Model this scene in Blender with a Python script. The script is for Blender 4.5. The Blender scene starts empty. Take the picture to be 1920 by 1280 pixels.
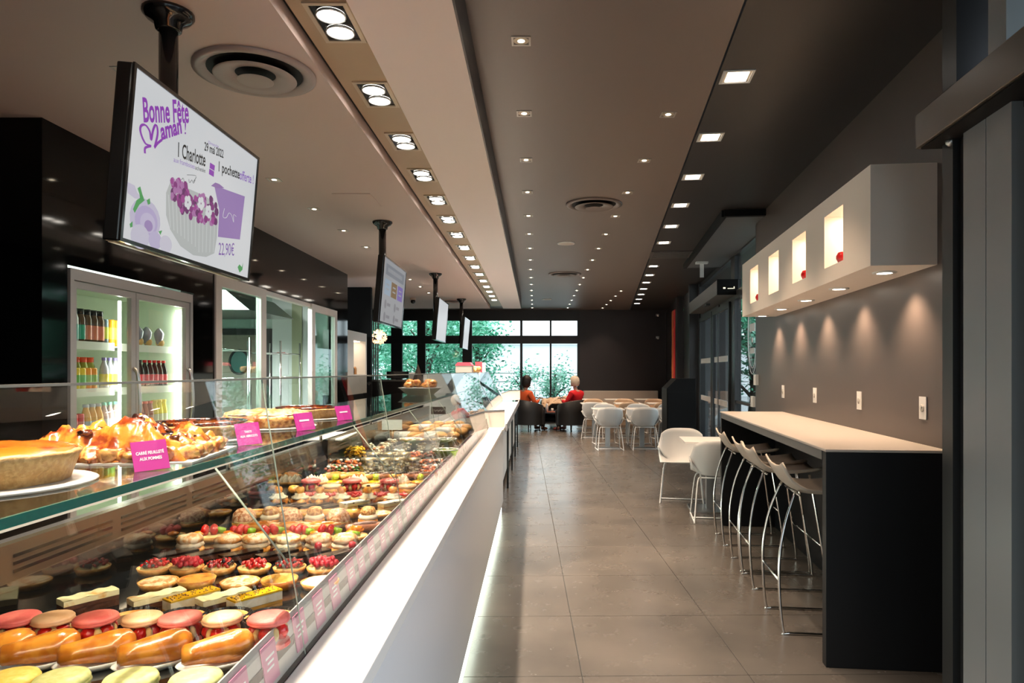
import bpy, math, random
from mathutils import Vector, Matrix, noise
random.seed(7)
R = math.radians
C = bpy.context.scene.collection
SC = bpy.context.scene
F, CX, HY, H = 1280.0, 1003.0, 695.0, 1.48      # focal px, vanishing point, eye height
TH = math.atan(.106)                            # the right hand facade is turned by this much
CT, ST = math.cos(TH), math.sin(TH)

# ------------------------------------------------------------------ camera, world, exposure
cd = bpy.data.cameras.new('camera'); cam = bpy.data.objects.new('camera', cd); C.objects.link(cam)
cam.location = (0, 0, H); cam.rotation_euler = (R(90), 0, 0)
cd.sensor_width = 36; cd.lens = 36 * F / 1920
cd.shift_x = -(CX - 960) / 1920; cd.shift_y = (HY - 640) / 1920
cd.clip_start = .02; cd.clip_end = 300
SC.camera = cam
w = bpy.data.worlds.new('sky'); SC.world = w; w.use_nodes = True
bg = w.node_tree.nodes['Background']; bg.inputs[0].default_value = (.82, .91, 1, 1); bg.inputs[1].default_value = 1.35
SC.view_settings.view_transform = 'Standard'; SC.view_settings.look = 'None'
SC.view_settings.exposure = 1.2; SC.view_settings.gamma = 1; SC.view_settings.use_curve_mapping = False
SC.cycles.use_denoising = True
SC.cycles.max_bounces = 7; SC.cycles.diffuse_bounces = 4; SC.cycles.glossy_bounces = 4
SC.cycles.transparent_max_bounces = 24; SC.cycles.transmission_bounces = 6
SC.cycles.sample_clamp_indirect = 4; SC.cycles.caustics_reflective = False; SC.cycles.caustics_refractive = False
WARM = (1, .72, .49); WARM2 = (1, .84, .69)
P_BAND, P_ROW, P_SQ, P_LEFT, P_BOX = 58, 24, 28, 26, 20

def Rw(t, s, z=0): return Vector((t * CT + s * ST, -t * ST + s * CT, z))
def portal(loc, rot, sx, sy):
    l = bpy.data.lights.new('daylight_portal', 'AREA'); l.shape = 'RECTANGLE'; l.size = sx; l.size_y = sy
    l.cycles.is_portal = True
    o = bpy.data.objects.new('daylight_portal', l); C.objects.link(o); o.location = loc; o.rotation_euler = rot
portal((-1.7, 19.5, 1.5), (R(-90), 0, 0), 6, 3)
portal(Rw(2.0, .4, 1.4), (0, R(90), -TH), 2.8, 4.4)
portal((.5, -3.2, 1.55), (R(90), 0, 0), 1.7, 3.1)
portal(Rw(2.05, 11, 1.5), (0, R(90), -TH), 3, 6)

# ------------------------------------------------------------------ materials
MATS = {}
def deep(c): return tuple(.92 * x ** 1.6 for x in c)      # baked goods are deeper and warmer than my first guesses
def mat(name, col, rough=.5, metal=0, emit=0, ecol=None, col2=None, scale=8, bump=0, bscale=None, lo=.4, hi=.6,
        spec=.5, coat=0, sss=0, detail=3, world=False, trans=0):
    if name in MATS: return MATS[name]
    if name.startswith('food_'): col = deep(col); col2 = deep(col2) if col2 else None
    m = bpy.data.materials.new(name); m.use_nodes = True; nt = m.node_tree; b = nt.nodes['Principled BSDF']
    b.inputs['Base Color'].default_value = (*col, 1); b.inputs['Roughness'].default_value = rough
    b.inputs['Metallic'].default_value = metal; b.inputs['Specular IOR Level'].default_value = spec
    b.inputs['Coat Weight'].default_value = coat; b.inputs['Coat Roughness'].default_value = .1
    b.inputs['Transmission Weight'].default_value = trans
    if sss: b.inputs['Subsurface Weight'].default_value = sss; b.inputs['Subsurface Scale'].default_value = .01
    if emit:
        b.inputs['Emission Color'].default_value = (*(ecol or col), 1); b.inputs['Emission Strength'].default_value = emit
    if col2 or bump:
        if world:
            g = nt.nodes.new('ShaderNodeNewGeometry'); vec = g.outputs['Position']
        else:
            tc = nt.nodes.new('ShaderNodeTexCoord'); oi = nt.nodes.new('ShaderNodeObjectInfo')
            vm = nt.nodes.new('ShaderNodeVectorMath'); vm.operation = 'ADD'
            nt.links.new(tc.outputs['Object'], vm.inputs[0]); 
            mu = nt.nodes.new('ShaderNodeMath'); mu.operation = 'MULTIPLY'; mu.inputs[1].default_value = 37
            nt.links.new(oi.outputs['Random'], mu.inputs[0]); nt.links.new(mu.outputs[0], vm.inputs[1]); vec = vm.outputs[0]
        n = nt.nodes.new('ShaderNodeTexNoise'); n.inputs['Scale'].default_value = scale; n.inputs['Detail'].default_value = detail
        nt.links.new(vec, n.inputs['Vector'])
        if col2:
            r = nt.nodes.new('ShaderNodeValToRGB'); r.color_ramp.elements[0].position = lo; r.color_ramp.elements[1].position = hi
            r.color_ramp.elements[0].color = (*col, 1); r.color_ramp.elements[1].color = (*col2, 1)
            nt.links.new(n.outputs['Fac'], r.inputs[0]); nt.links.new(r.outputs[0], b.inputs['Base Color'])
        if bump:
            n2 = n
            if bscale:
                n2 = nt.nodes.new('ShaderNodeTexNoise'); n2.inputs['Scale'].default_value = bscale; n2.inputs['Detail'].default_value = 3
                nt.links.new(vec, n2.inputs['Vector'])
            bp = nt.nodes.new('ShaderNodeBump'); bp.inputs['Strength'].default_value = bump; bp.inputs['Distance'].default_value = .004
            nt.links.new(n2.outputs['Fac'], bp.inputs['Height']); nt.links.new(bp.outputs[0], b.inputs['Normal'])
    MATS[name] = m; return m
def glass(name, tint=(1, 1, 1), ior=1.5, rough=0.0):
    if name in MATS: return MATS[name]
    m = bpy.data.materials.new(name); m.use_nodes = True; nt = m.node_tree; nt.nodes.clear()
    o = nt.nodes.new('ShaderNodeOutputMaterial'); mx = nt.nodes.new('ShaderNodeMixShader'); fr = nt.nodes.new('ShaderNodeFresnel')
    fr.inputs[0].default_value = ior; t = nt.nodes.new('ShaderNodeBsdfTransparent'); t.inputs[0].default_value = (*tint, 1)
    g = nt.nodes.new('ShaderNodeBsdfGlossy'); g.inputs['Roughness'].default_value = rough
    # a pane has the same index on both sides: undo the inside/outside difference of the fresnel node
    ge = nt.nodes.new('ShaderNodeNewGeometry'); m1 = nt.nodes.new('ShaderNodeMix'); m1.inputs[2].default_value = ior; m1.inputs[3].default_value = 1 / ior
    nt.links.new(ge.outputs['Backfacing'], m1.inputs[0]); nt.links.new(m1.outputs[0], fr.inputs[0])
    nt.links.new(fr.outputs[0], mx.inputs[0]); nt.links.new(t.outputs[0], mx.inputs[1]); nt.links.new(g.outputs[0], mx.inputs[2])
    nt.links.new(mx.outputs[0], o.inputs[0]); MATS[name] = m; return m
def emis(name, col, s):
    return mat(name, (.02, .02, .02), .4, emit=s, ecol=col)

# ------------------------------------------------------------------ mesh building
class M:
    def __init__(s): s.v = []; s.f = []; s.mi = []; s.sm = []
    def add(s, vs, fs, mi=0, smooth=False):
        k = len(s.v); s.v += [tuple(v) for v in vs]
        for f in fs: s.f.append([i + k for i in f]); s.mi.append(mi); s.sm.append(smooth)
        return s
    def box(s, x0, x1, y0, y1, z0, z1, mi=0):
        x0, x1 = min(x0, x1), max(x0, x1); y0, y1 = min(y0, y1), max(y0, y1); z0, z1 = min(z0, z1), max(z0, z1)
        return s.add([(x0,y0,z0),(x1,y0,z0),(x1,y1,z0),(x0,y1,z0),(x0,y0,z1),(x1,y0,z1),(x1,y1,z1),(x0,y1,z1)],
              [(0,3,2,1),(4,5,6,7),(0,1,5,4),(1,2,6,5),(2,3,7,6),(3,0,4,7)], mi)
    def lathe(s, prof, seg=20, c=(0,0,0), mi=0, amp=0, ns=20, seed=0, sx=1, sy=1, smooth=True, lobes=0, la=0):
        vs, fs, rings = [], [], []
        for r, z in prof:
            if r < 1e-6: rings.append([len(vs)]); vs.append((0, 0, z)); continue
            ring = []
            for i in range(seg):
                a = 2 * math.pi * i / seg; rr = r * (1 + la * math.cos(lobes * a))
                ring.append(len(vs)); vs.append((rr * math.cos(a) * sx, rr * math.sin(a) * sy, z))
            rings.append(ring)
        for a, b in zip(rings, rings[1:]):
            for i in range(seg):
                j = (i + 1) % seg
                q = [a[i % len(a)], a[j % len(a)], b[j % len(b)], b[i % len(b)]]
                q = [x for k, x in enumerate(q) if x not in q[:k]]
                if len(q) > 2: fs.append(q)
        if amp:
            vs = [Vector(v) + amp * noise.noise_vector(Vector(v) * ns + Vector((seed * 7.3, seed, 0))) for v in vs]
        return s.add([(v[0]+c[0], v[1]+c[1], v[2]+c[2]) for v in vs], fs, mi, smooth)
    def ball(s, c, r, mi=0, seg=10, rings=6, sz=1, amp=0, ns=20, seed=0, sx=1, sy=1):
        pr = [(r * math.sin(math.pi * k / rings), -r * sz * math.cos(math.pi * k / rings)) for k in range(rings + 1)]
        pr[0] = (0, pr[0][1]); pr[-1] = (0, pr[-1][1])
        return s.lathe(pr, seg, c, mi, amp, ns, seed, sx, sy)
    def tube(s, pts, r, seg=8, mi=0, closed=False):
        pts = [Vector(p) for p in pts]; n = len(pts); rs = r if isinstance(r, (list, tuple)) else [r] * n
        vs, fs = [], []; up = None
        for i, p in enumerate(pts):
            a = pts[i - 1] if (i or closed) else p; b = pts[(i + 1) % n] if (i < n - 1 or closed) else p
            d = (b - a).normalized()
            if up is None:
                up = d.orthogonal().normalized()
            up = (up - d * up.dot(d)).normalized(); sd = d.cross(up)
            for k in range(seg):
                t = 2 * math.pi * k / seg; vs.append(p + rs[i] * (math.cos(t) * up + math.sin(t) * sd))
        m = n if closed else n - 1
        for i in range(m):
            for k in range(seg):
                a, b = i * seg + k, i * seg + (k + 1) % seg; c2, d2 = ((i + 1) % n) * seg + (k + 1) % seg, ((i + 1) % n) * seg + k
                fs.append((a, b, c2, d2))
        if not closed: fs += [tuple(range(seg))[::-1], tuple(range((n-1)*seg, n*seg))]
        return s.add(vs, fs, mi, True)
    def cyl(s, p0, p1, r, seg=16, mi=0): 
        return s.tube([p0, p1], r, seg, mi)
    def prism(s, poly, a0, a1, ax='y', mi=0):
        def P(u, v, a): return (u, a, v) if ax == 'y' else ((a, u, v) if ax == 'x' else (u, v, a))
        n = len(poly); vs = [P(u, v, a0) for u, v in poly] + [P(u, v, a1) for u, v in poly]
        fs = [tuple(range(n)), tuple(range(n, 2 * n))[::-1]] + [(i, i + n, (i+1) % n + n, (i + 1) % n) for i in range(n)]
        return s.add(vs, fs, mi)
    def quad(s, a, b, c, d, mi=0): return s.add([a, b, c, d], [(0, 1, 2, 3)], mi)
    def surf(s, fn, nu, nv, mi=0, smooth=True):
        vs = [fn(i / nu, j / nv) for j in range(nv + 1) for i in range(nu + 1)]
        fs = [(j*(nu+1)+i, j*(nu+1)+i+1, (j+1)*(nu+1)+i+1, (j+1)*(nu+1)+i) for j in range(nv) for i in range(nu)]
        return s.add(vs, fs, mi, smooth)
    def mesh(s, name, mats, fix=True):
        me = bpy.data.meshes.new(name); me.from_pydata(s.v, [], s.f)
        for m in (mats if isinstance(mats, (list, tuple)) else [mats]): me.materials.append(m)
        me.polygons.foreach_set('material_index', s.mi); me.polygons.foreach_set('use_smooth', s.sm)
        if fix:
            import bmesh
            b = bmesh.new(); b.from_mesh(me); bmesh.ops.recalc_face_normals(b, faces=b.faces); b.to_mesh(me); b.free()
        me.update(); return me
def obj(name, data, parent=None, loc=(0,0,0), rz=0, bevel=0):
    o = bpy.data.objects.new(name, data); C.objects.link(o); o.location = loc; o.rotation_euler = (0, 0, rz)
    if parent is not None: o.parent = parent
    if bevel:
        b = o.modifiers.new('bevel', 'BEVEL'); b.width = bevel; b.segments = 2; b.limit_method = 'ANGLE'
    return o
def part(name, m, mats, parent, bevel=0, loc=(0,0,0), fix=True, rz=0):
    return obj(name, m.mesh(name, mats, fix), parent, loc, rz, bevel)
def tag(o, label, cat, group=None, kind=None):
    o['label'] = label; o['category'] = cat
    if group: o['group'] = group
    if kind: o['kind'] = kind
    return o
def thing(name, label, cat, loc=(0,0,0), rz=0, group=None):
    o = bpy.data.objects.new(name, None); C.objects.link(o); o.empty_display_size = .1; o.location = loc; o.rotation_euler = (0, 0, rz)
    return tag(o, label, cat, group)
def struct(name, m, mats, rz=0, parent=None, bevel=0):
    o = obj(name, m.mesh(name, mats), parent, (0,0,0), rz, bevel); o['kind'] = 'structure'; return o
def rthing(name, label, cat, group=None, t=0, s=0, z=0, rz=0):
    return thing(name, label, cat, Rw(t, s, z), -TH + rz, group)
ORD = ['first','second','third','fourth','fifth','sixth','seventh','eighth','ninth','tenth','eleventh','twelfth','thirteenth',
       'fourteenth','fifteenth','sixteenth','seventeenth','eighteenth','nineteenth','twentieth','twenty-first','twenty-second','twenty-third','twenty-fourth',
       'twenty-fifth','twenty-sixth','twenty-seventh','twenty-eighth','twenty-ninth','thirtieth','thirty-first','thirty-second','thirty-third','thirty-fourth','thirty-fifth','thirty-sixth','thirty-seventh','thirty-eighth','thirty-ninth','fortieth','forty-first','forty-second']
# a proto is a list of (part name, mesh, index of parent part or None); one entry = a thing of one mesh
def P1(name, m, mats): return (name, m.mesh(name, mats), None)
def put(proto, name, label, cat, loc, rz=0, group=None, sc=1, rot=None):
    if len(proto) == 1:
        o = obj(name, proto[0][1], None, loc); tag(o, label, cat, group)
    else:
        o = thing(name, label, cat, loc, 0, group); made = []
        for n, me, pi in proto:
            made.append(obj(n, me, o if pi is None else made[pi]))
            if n in STUFF: made[-1]['kind'] = 'stuff'
    o.rotation_euler = rot or (0, 0, rz); o.scale = (sc, sc, sc) if not isinstance(sc, tuple) else sc
    return o
STUFF = {'berries', 'sprinkles', 'salad', 'foliage', 'fruit_pieces', 'sugar_crumbs'}
def px(x, Y): return (x - CX) / F * Y
def spot(parent, loc, power, col, size=80, blend=.6, rad=.03, direction=(0,0,-1)):
    l = bpy.data.lights.new('lamp_light', 'SPOT'); l.energy = power; l.color = col; l.spot_size = R(size); l.spot_blend = blend; l.shadow_soft_size = rad
    o = bpy.data.objects.new('lamp_light', l); C.objects.link(o); o.parent = parent; o.location = loc
    o.rotation_euler = Vector(direction).to_track_quat('-Z', 'Y').to_euler(); return o

black = mat('black_lacquer', (.006, .006, .006), .12)
blackwall = mat('black_gloss_panel', (.003, .003, .003), .06, spec=.2)
blackm = mat('black_matt', (.005, .005, .0055), .6, spec=.15)
darkmetal = mat('dark_metal', (.03, .031, .033), .38, metal=.3)
greymetal = mat('grey_anodised', (.24, .255, .27), .32, metal=0)
white = mat('white_lacquer', (.82, .81, .79), .3)
whiteled = mat('white_surface', (.86, .85, .83), .35)
chrome = mat('chrome', (.75, .74, .72), .12, metal=1)
steel = mat('brushed_steel', (.55, .55, .54), .3, metal=1)
clear = glass('clear_glass', (.985, 1, .99), 1.5)
pane = glass('window_glass', (.93, .97, .95), 1.35)
plastic = glass('clear_plastic', (.98, .985, .985), 1.22, .08)
gedge = mat('green_glass_edge', (.0, .15, .12), .15, coat=.5, emit=0)
LAMP = emis('lamp_glow', (1, .92, .8), 14)
LAMPS = emis('small_lamp_glow', (1, .85, .62), 12)
LAMPQ = emis('square_lamp_glow', (1, .92, .84), 7)

# ------------------------------------------------------------------ floor: slab and single tiles
grout = mat('grout', (.03, .028, .026), .8)
tilem = mat('floor_tile', (.068, .060, .052), .27, col2=(.118, .102, .086), scale=1.6, lo=.3, hi=.7, detail=6, bump=.04, bscale=40, world=True)
nt = tilem.node_tree; bs = nt.nodes['Principled BSDF']     # worn dark marks with a shape of their own, and uneven polish
g = nt.nodes.new('ShaderNodeNewGeometry'); n1 = nt.nodes.new('ShaderNodeTexNoise'); n1.inputs['Scale'].default_value = 8; n1.inputs['Detail'].default_value = 5
nt.links.new(g.outputs['Position'], n1.inputs['Vector'])
r1 = nt.nodes.new('ShaderNodeValToRGB'); r1.color_ramp.elements[0].position = .70; r1.color_ramp.elements[1].position = .74
nt.links.new(n1.outputs['Fac'], r1.inputs[0])
mx = nt.nodes.new('ShaderNodeMix'); mx.data_type = 'RGBA'; mx.inputs[7].default_value = (.035, .027, .02, 1)
src = bs.inputs['Base Color'].links[0].from_socket
nt.links.new(r1.outputs[0], mx.inputs[0]); nt.links.new(src, mx.inputs[6]); nt.links.new(mx.outputs[2], bs.inputs['Base Color'])
mr = nt.nodes.new('ShaderNodeMapRange'); mr.inputs[3].default_value = .20; mr.inputs[4].default_value = .32
nt.links.new(n1.outputs['Fac'], mr.inputs[0]); nt.links.new(mr.outputs[0], bs.inputs['Roughness'])
fl = struct('floor', M().box(-6.2, 7, -3.2, 19.7, -.2, -.006), grout)
TS = .812; tm = M()
g2 = .0022; b2 = .003
tm.add([(-TS/2+g2, -TS/2+g2, -.006), (TS/2-g2, -TS/2+g2, -.006), (TS/2-g2, TS/2-g2, -.006), (-TS/2+g2, TS/2-g2, -.006),
        (-TS/2+g2, -TS/2+g2, -.001), (TS/2-g2, -TS/2+g2, -.001), (TS/2-g2, TS/2-g2, -.001), (-TS/2+g2, TS/2-g2, -.001),
        (-TS/2+b2, -TS/2+b2, 0), (TS/2-b2, -TS/2+b2, 0), (TS/2-b2, TS/2-b2, 0), (-TS/2+b2, TS/2-b2, 0)],
       [(0,1,5,4),(1,2,6,5),(2,3,7,6),(3,0,4,7),(4,5,9,8),(5,6,10,9),(6,7,11,10),(7,4,8,11),(8,9,10,11)])
tme = tm.mesh('tile', tilem)
TR = .0155
for j in range(-3, 20):
    for i in range(-2, 7):
        gx, gy = .28 + (i - .5) * TS, 3.307 + (j + .5) * TS
        x, y = gx * math.cos(TR) - gy * math.sin(TR), gx * math.sin(TR) + gy * math.cos(TR)
        if -1.1 < x and (x * CT - y * ST) < 2.3 and y < 19.3:
            obj('tile', tme, fl, (x, y, 0), TR)
struct('floor', M().box(-6, -1.0, -3, 19.6, -.004, .001), mat('dark_service_floor', (.10, .092, .085), .4))

# ------------------------------------------------------------------ ceilings
taupe = mat('taupe_ceiling', (.64, .50, .45), .55)
pinkw = mat('pale_band', (.96, .84, .80), .5)
brown = mat('bronze_band', (.44, .32, .20), .4, metal=.1)
corr = mat('corridor_ceiling', (.16, .125, .11), .42)
corr2 = mat('dark_ceiling', (.015, .013, .013), .45)
ZL, ZC, ZB = 2.975, 3.2, 3.035
struct('ceiling', M().box(-6.2, -1.073, -3, 16.4, ZL, 3.3), taupe)
struct('trim_1', M().box(-.762, -.335, -3, 16.4, ZL, 3.28), pinkw)
struct('trim_2', M().box(-1.05, -.762, -3, 16.4, ZB, 3.3), brown)
struct('trim_3', M().box(-1.0729, -1.05, -3, 16.4, ZB + .02, 3.3), blackm)
cm = M(); cm.prism([(-.335, -3), (.643 * CT - 3.0 * ST, -3), (.643*CT+19.8*ST, 19.8), (-6, 19.8), (-6, 16.401), (-.3349, 16.401)], ZC, 3.34, 'z')
struct('ceiling', cm, corr)
struct('ceiling', M().box(.643, 2.3, -3, 20.2, ZC - .006, 3.34), corr2, -TH)
struct('trim_4', M().box(-.335, -.325, -3, 16.4, ZL, ZC), mat('dark_reveal', (.06, .055, .06), .5))
# dropped panel over the far entrance
dp = rthing('ceiling_panel', 'grey dropped ceiling panel with black edges over the far entrance', 'panel')
part('panel_face', M().box(1.27, 1.83, 7.5, 11.2, ZC-.062, ZC-.04), mat('panel_grey', (.10, .10, .105), .5), dp)
part('panel_edge', M().box(1.215, 1.27, 7.47, 11.2, ZC-.075, ZC-.0061).box(1.24, 1.83, 7.44, 7.5, ZC-.075, ZC-.0061), blackm, dp)

# ------------------------------------------------------------------ walls
wl = M()
X0, X1 = -3.02, -2.91
wl.box(X0, X1, 4.03, 4.25, 0, ZL).box(X0, X1, 4.25, 5.82, 2.14, ZL).box(X0, X1, 5.82, 6.2, 0, ZL)
wl.box(X0, X1, 6.2, 10, 0, .9).box(X0, X1, 6.2, 10, 2.36, ZL).box(X0, X1, 10, 10.6, 0, ZL)
wl.box(-6.2, X0, 4.03, 4.1, 0, ZL)
struct('wall_left', wl, blackwall)
struct('wall_left', M().box(-4.8, -2.93, 12.2, 12.3, 0, ZL).box(-4.8, -4.7, 12.3, 19.3, 0, ZC).box(-6.2, -6.1, -3, 4.1, 0, ZL), blackm)
wallt = mat('taupe_wall', (.085, .066, .058), .42)
struct('wall_right', M().box(1.67, 1.9, 3.12, 7.92, 0, ZC-.006), wallt, -TH)
struct('wall_back', M().box(1.267, 4.4, 19.3, 19.5, 0, ZC), mat('charcoal_wall', (.035, .031, .034), .4))
struct('wall_front', M().box(-6.2, -.3, -3.1, -3, 0, 3.3), mat('front_wall', (.25, .24, .23), .6))
w5 = struct('window_5', M().box(-.3, 1.3, -3.1, -3, 3.0, 3.3).box(-.3, 1.3, -3.1, -3, 0, .08).box(-.3, -.22, -3.1, -3, .08, 3).box(.46, .54, -3.1, -3, .08, 3).box(1.22, 1.3, -3.1, -3, .08, 3).box(-.3, 1.3, -3.09, -3.01, 2.2, 2.28), darkmetal)
for a, b in ((-.22, .46), (.54, 1.22)):
    for z0, z1 in ((.08, 2.2), (2.28, 3.0)): part('pane', M().box(a, b, -3.06, -3.052, z0, z1), pane, w5)
# far window wall
fm = M(); Yw = 19.3
for a, b in ((-4.8, -4.62), (-4.07, -3.755), (-3.33, -3.1), (-2.05, -1.78), (-.42, -.35), (.42, .47), (1.2, 1.267)): fm.box(a, b, Yw, Yw+.12, .06, 2.9)
fm.box(-4.8, 1.267, Yw, Yw+.14, 2.90, ZC).box(-4.8, 1.267, Yw-.02, Yw+.14, 2.25, 2.475).box(-4.8, 1.267, Yw-.02, Yw+.14, 0, .07)
fm.box(-4.8, -1.9, Yw, Yw+.12, 1.9, 2.25) if False else None
w1 = struct('window_1', fm, darkmetal)
xs = [-4.62, -4.07, -3.33, -2.05, -.42, .42, 1.2]; xe = [-4.07, -3.755, -3.1, -1.78, -.35, .47]
for a, b in ((-4.62,-4.07),(-3.755,-3.33),(-3.1,-2.05),(-1.78,-.42),(-.35,.42),(.47,1.2)):
    for z0, z1 in ((.07, 2.25), (2.475, 2.9)):
        part('pane', M().box(a, b, Yw+.06, Yw+.07, z0, z1), pane, w1)
cur = thing('curtain', 'white vertical blind strips at the left end of the far windows', 'curtain')
for k in range(4): part('strip', M().box(-4.62 + k*.06, -4.58 + k*.06, Yw-.1, Yw-.08, .05, 2.9), white, cur)

# right facade beyond the wall
fr = M()
G0 = 1.84
fr.box(1.68, 1.9, 7.92, 8.0, 0, ZC-.006).box(G0-.03, G0+.06, 10.0, 10.3, 0, ZC-.01).box(G0-.05, G0+.06, 11.3, 11.4, 0, 2.55)
fr.box(G0-.05, G0+.06, 13.6, 13.8, 0, ZC-.01).box(1.6, G0+.06, 16.0, 16.4, 0, ZC-.01).box(1.62, G0+.06, 13.8, 14.0, 0, ZC-.01)
fr.box(G0-.03, G0+.06, 8.0, 14, 2.5, 2.62).box(G0-.03, G0+.06, 8.0, 10.0, 0, .1).box(G0-.02, G0+.05, 8.0, 10.0, 1.02, 1.06).box(G0-.03, G0+.06, 8, 14, 3.12, ZC-.01)
fr.box(1.66, 1.9, 16.8, 19.6, 0, ZC-.01).box(1.75, 1.9, 14.0, 16.0, 0, ZC-.01)
w2 = struct('window_2', fr, mat('facade_metal', (.045, .045, .048), .35, metal=.4), -TH)
for a, b, z0, z1 in ((8.0, 10.0, .1, 2.5), (8.0, 10.0, 2.62, 3.12), (10.3, 13.6, 2.62, 3.12)):
    part('pane', M().box(G0, G0+.008, a, b, z0, z1), pane, w2)
dr = M()
d2 = struct('door_2', M().box(G0-.06, G0-.01, 10.3, 10.38, .02, 2.5).box(G0-.06, G0-.01, 11.85, 11.95, .02, 2.5).box(G0-.06, G0-.01, 10.3, 11.95, .02, .12).box(G0-.06, G0-.01, 10.3, 11.95, 2.42, 2.5)
            .box(G0-.06, G0-.01, 12.0, 12.1, .02, 2.5).box(G0-.06, G0-.01, 13.5, 13.6, .02, 2.5).box(G0-.06, G0-.01, 12.0, 13.6, .02, .12).box(G0-.06, G0-.01, 12, 13.6, 2.42, 2.5), darkmetal, -TH)
for a, b in ((10.38, 11.85), (12.1, 13.5)):
    part('pane', M().box(G0-.04, G0-.032, a, b, .12, 2.42), pane, d2)
    for z in (1.62, .93): part('safety_strip', M().box(G0-.048, G0-.045, a+.1, b-.1, z, z+.09), white, d2)
op = rthing('door_operator', 'dark horizontal sliding door drive box over the far entrance', 'door drive')
part('casing', M().box(1.55, 1.83, 9.9, 13.2, 2.56, 2.77), mat('operator_brown', (.10, .088, .075), .35, metal=.4), op, .004)
part('end_cap', M().box(1.545, 1.835, 9.88, 9.899, 2.555, 2.775), blackm, op)
part('indicator', M().box(1.63, 1.66, 9.873, 9.879, 2.64, 2.66).box(1.69, 1.77, 9.873, 9.879, 2.64, 2.647).box(1.775, 1.785, 9.873, 9.879, 2.64, 2.67), emis('indicator', (1, .95, .6), .8), op)
part('sensor', M().box(1.58, 1.64, 11.2, 11.5, 2.53, 2.56), darkmetal, op)
ex = rthing('exit_sign', 'small white sign hanging under the dropped ceiling panel', 'sign', None, 1.43, 10.6, 0)
part('mount', M().box(-.09, .09, -.06, .06, ZC-.09, ZC-.064), white, ex); part('plate', M().box(-.03, .03, -.01, .01, ZC-.30, ZC-.09), mat('acrylic', (.7,.72,.72), .2), ex)
bn = rthing('banner', 'red and orange hanging banner beside the far entrance', 'banner')
part('red_cloth', M().box(1.60, 1.615, 16.55, 16.9, .7, 2.95), mat('banner_red', (.65, .02, .02), .6), bn)
part('orange_edge', M().box(1.598, 1.613, 16.9, 17.3, .7, 2.95), mat('banner_orange', (.7, .16, .05), .6), bn)
# window sticker: emblem printed on the pane
st = rthing('window_sticker', 'white round emblem print on the glass beside the dark wall', 'sticker', None, G0-.012, 8.9, 0)
sm_ = M()
for rr in (.34, .29):
    sm_.tube([(0, rr*.8*math.cos(a*math.pi/16), 1.95 + rr*1.5*math.sin(a*math.pi/16)) for a in range(32)], .004, 4, 0, True)
part('outline', sm_, whiteled, st)
part('lettering', M().box(-.003, .001, -.1, .1, 2.18, 2.24).box(-.003, .001, -.16, .16, 1.98, 2.08).box(-.003, .001, -.04, .04, 1.84, 1.9).box(-.003, .001, -.14, .14, 1.70, 1.77), whiteled, st)

# near sliding door on the right: profiles seen edge on, and its drive
d1 = M(); 
d1.box(1.44, 1.66, 3.03, 3.12, 0, 2.5, 1)
d1.box(1.47, 1.50, 2.97, 3.03, 0, 2.5, 1)
d1.box(1.45, 1.52, 2.80, 2.965, 0, 2.5).box(1.45, 1.52, 2.63, 2.795, 0, 2.5).box(1.50, 1.56, 2.46, 2.63, 0, 2.5, 1).box(1.47, 1.55, 2.43, 2.455, 0, 2.5, 1)
d1.box(1.455, 1.53, 2.05, 2.425, 0, 2.5)
d1.box(1.44, 1.66, 3.0, 3.12, 2.5, ZC-.01, 1).box(1.47, 1.6, 2.7, 2.82, 2.5, ZC-.01).box(1.5, 1.6, -3, -2.6, 0, ZC-.01, 1)
d1.box(1.47, 1.62, -3, 3.0, 3.1, ZC-.01, 1)
struct('door_1', d1, [greymetal, darkmetal], -TH)
op = rthing('door_operator', 'long brown door drive beam at the top right, nearest the camera', 'door drive')
part('casing', M().box(1.355, 1.66, -2, 3.18, 2.46, 2.61), mat('operator_bronze', (.075, .058, .042), .35, metal=.1), op, .004)
part('underside', M().box(1.37, 1.65, -2, 3.16, 2.452, 2.4599), blackm, op)
part('guide_rail', M().box(1.49, 1.53, -2, 3.0, 2.43, 2.452), darkmetal, op)
part('knob', M().ball((1.44, 3.05, 2.447), .02, 0), steel, op)
w3 = struct('window_3', M().box(1.5, 1.58, 1.5, 1.6, 2.6, 3.1).box(1.5, 1.58, -.5, -.4, 2.6, 3.1), darkmetal, -TH)
part('pane', M().box(1.54, 1.548, -3, 2.7, 2.62, 3.1), pane, w3)

# ------------------------------------------------------------------ outside
struct('ground', M().box(-30, 40, -30, -3.2, -.3, -.1).box(-30, 40, 19.8, 70, -.3, -.1).box(7.01, 40, -20, 19.8, -.3, -.1), mat('pavement', (.4, .41, .42), .8))
struct('ground', M().box(1.95, 7, -6, 19.8, -.15, -.05), mat('terrace', (.38, .38, .38), .7), -TH)
can = tag(obj('canopy', M().box(1.95, 3.6, 7, 15.4, 3.25, 3.4).mesh('canopy', darkmetal), None, (0,0,0), -TH), 'dark canopy slab outside above the far entrance', 'canopy')
bl = thing('building', 'pale grey building in haze beyond the far windows', 'building')
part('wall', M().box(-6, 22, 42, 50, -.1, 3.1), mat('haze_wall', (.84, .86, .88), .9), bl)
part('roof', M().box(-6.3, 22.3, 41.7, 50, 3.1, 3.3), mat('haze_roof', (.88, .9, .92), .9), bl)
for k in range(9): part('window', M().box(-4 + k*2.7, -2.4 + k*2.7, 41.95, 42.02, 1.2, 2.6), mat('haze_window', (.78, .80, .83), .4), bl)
rl = thing('railing', 'thin metal railing outside the far windows', 'railing')
for z in (1.3, 1.0, .7): part('rail', M().cyl((-6, 24, z+.1), (8, 24, z+.1), .018, 8), steel, rl)
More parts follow.
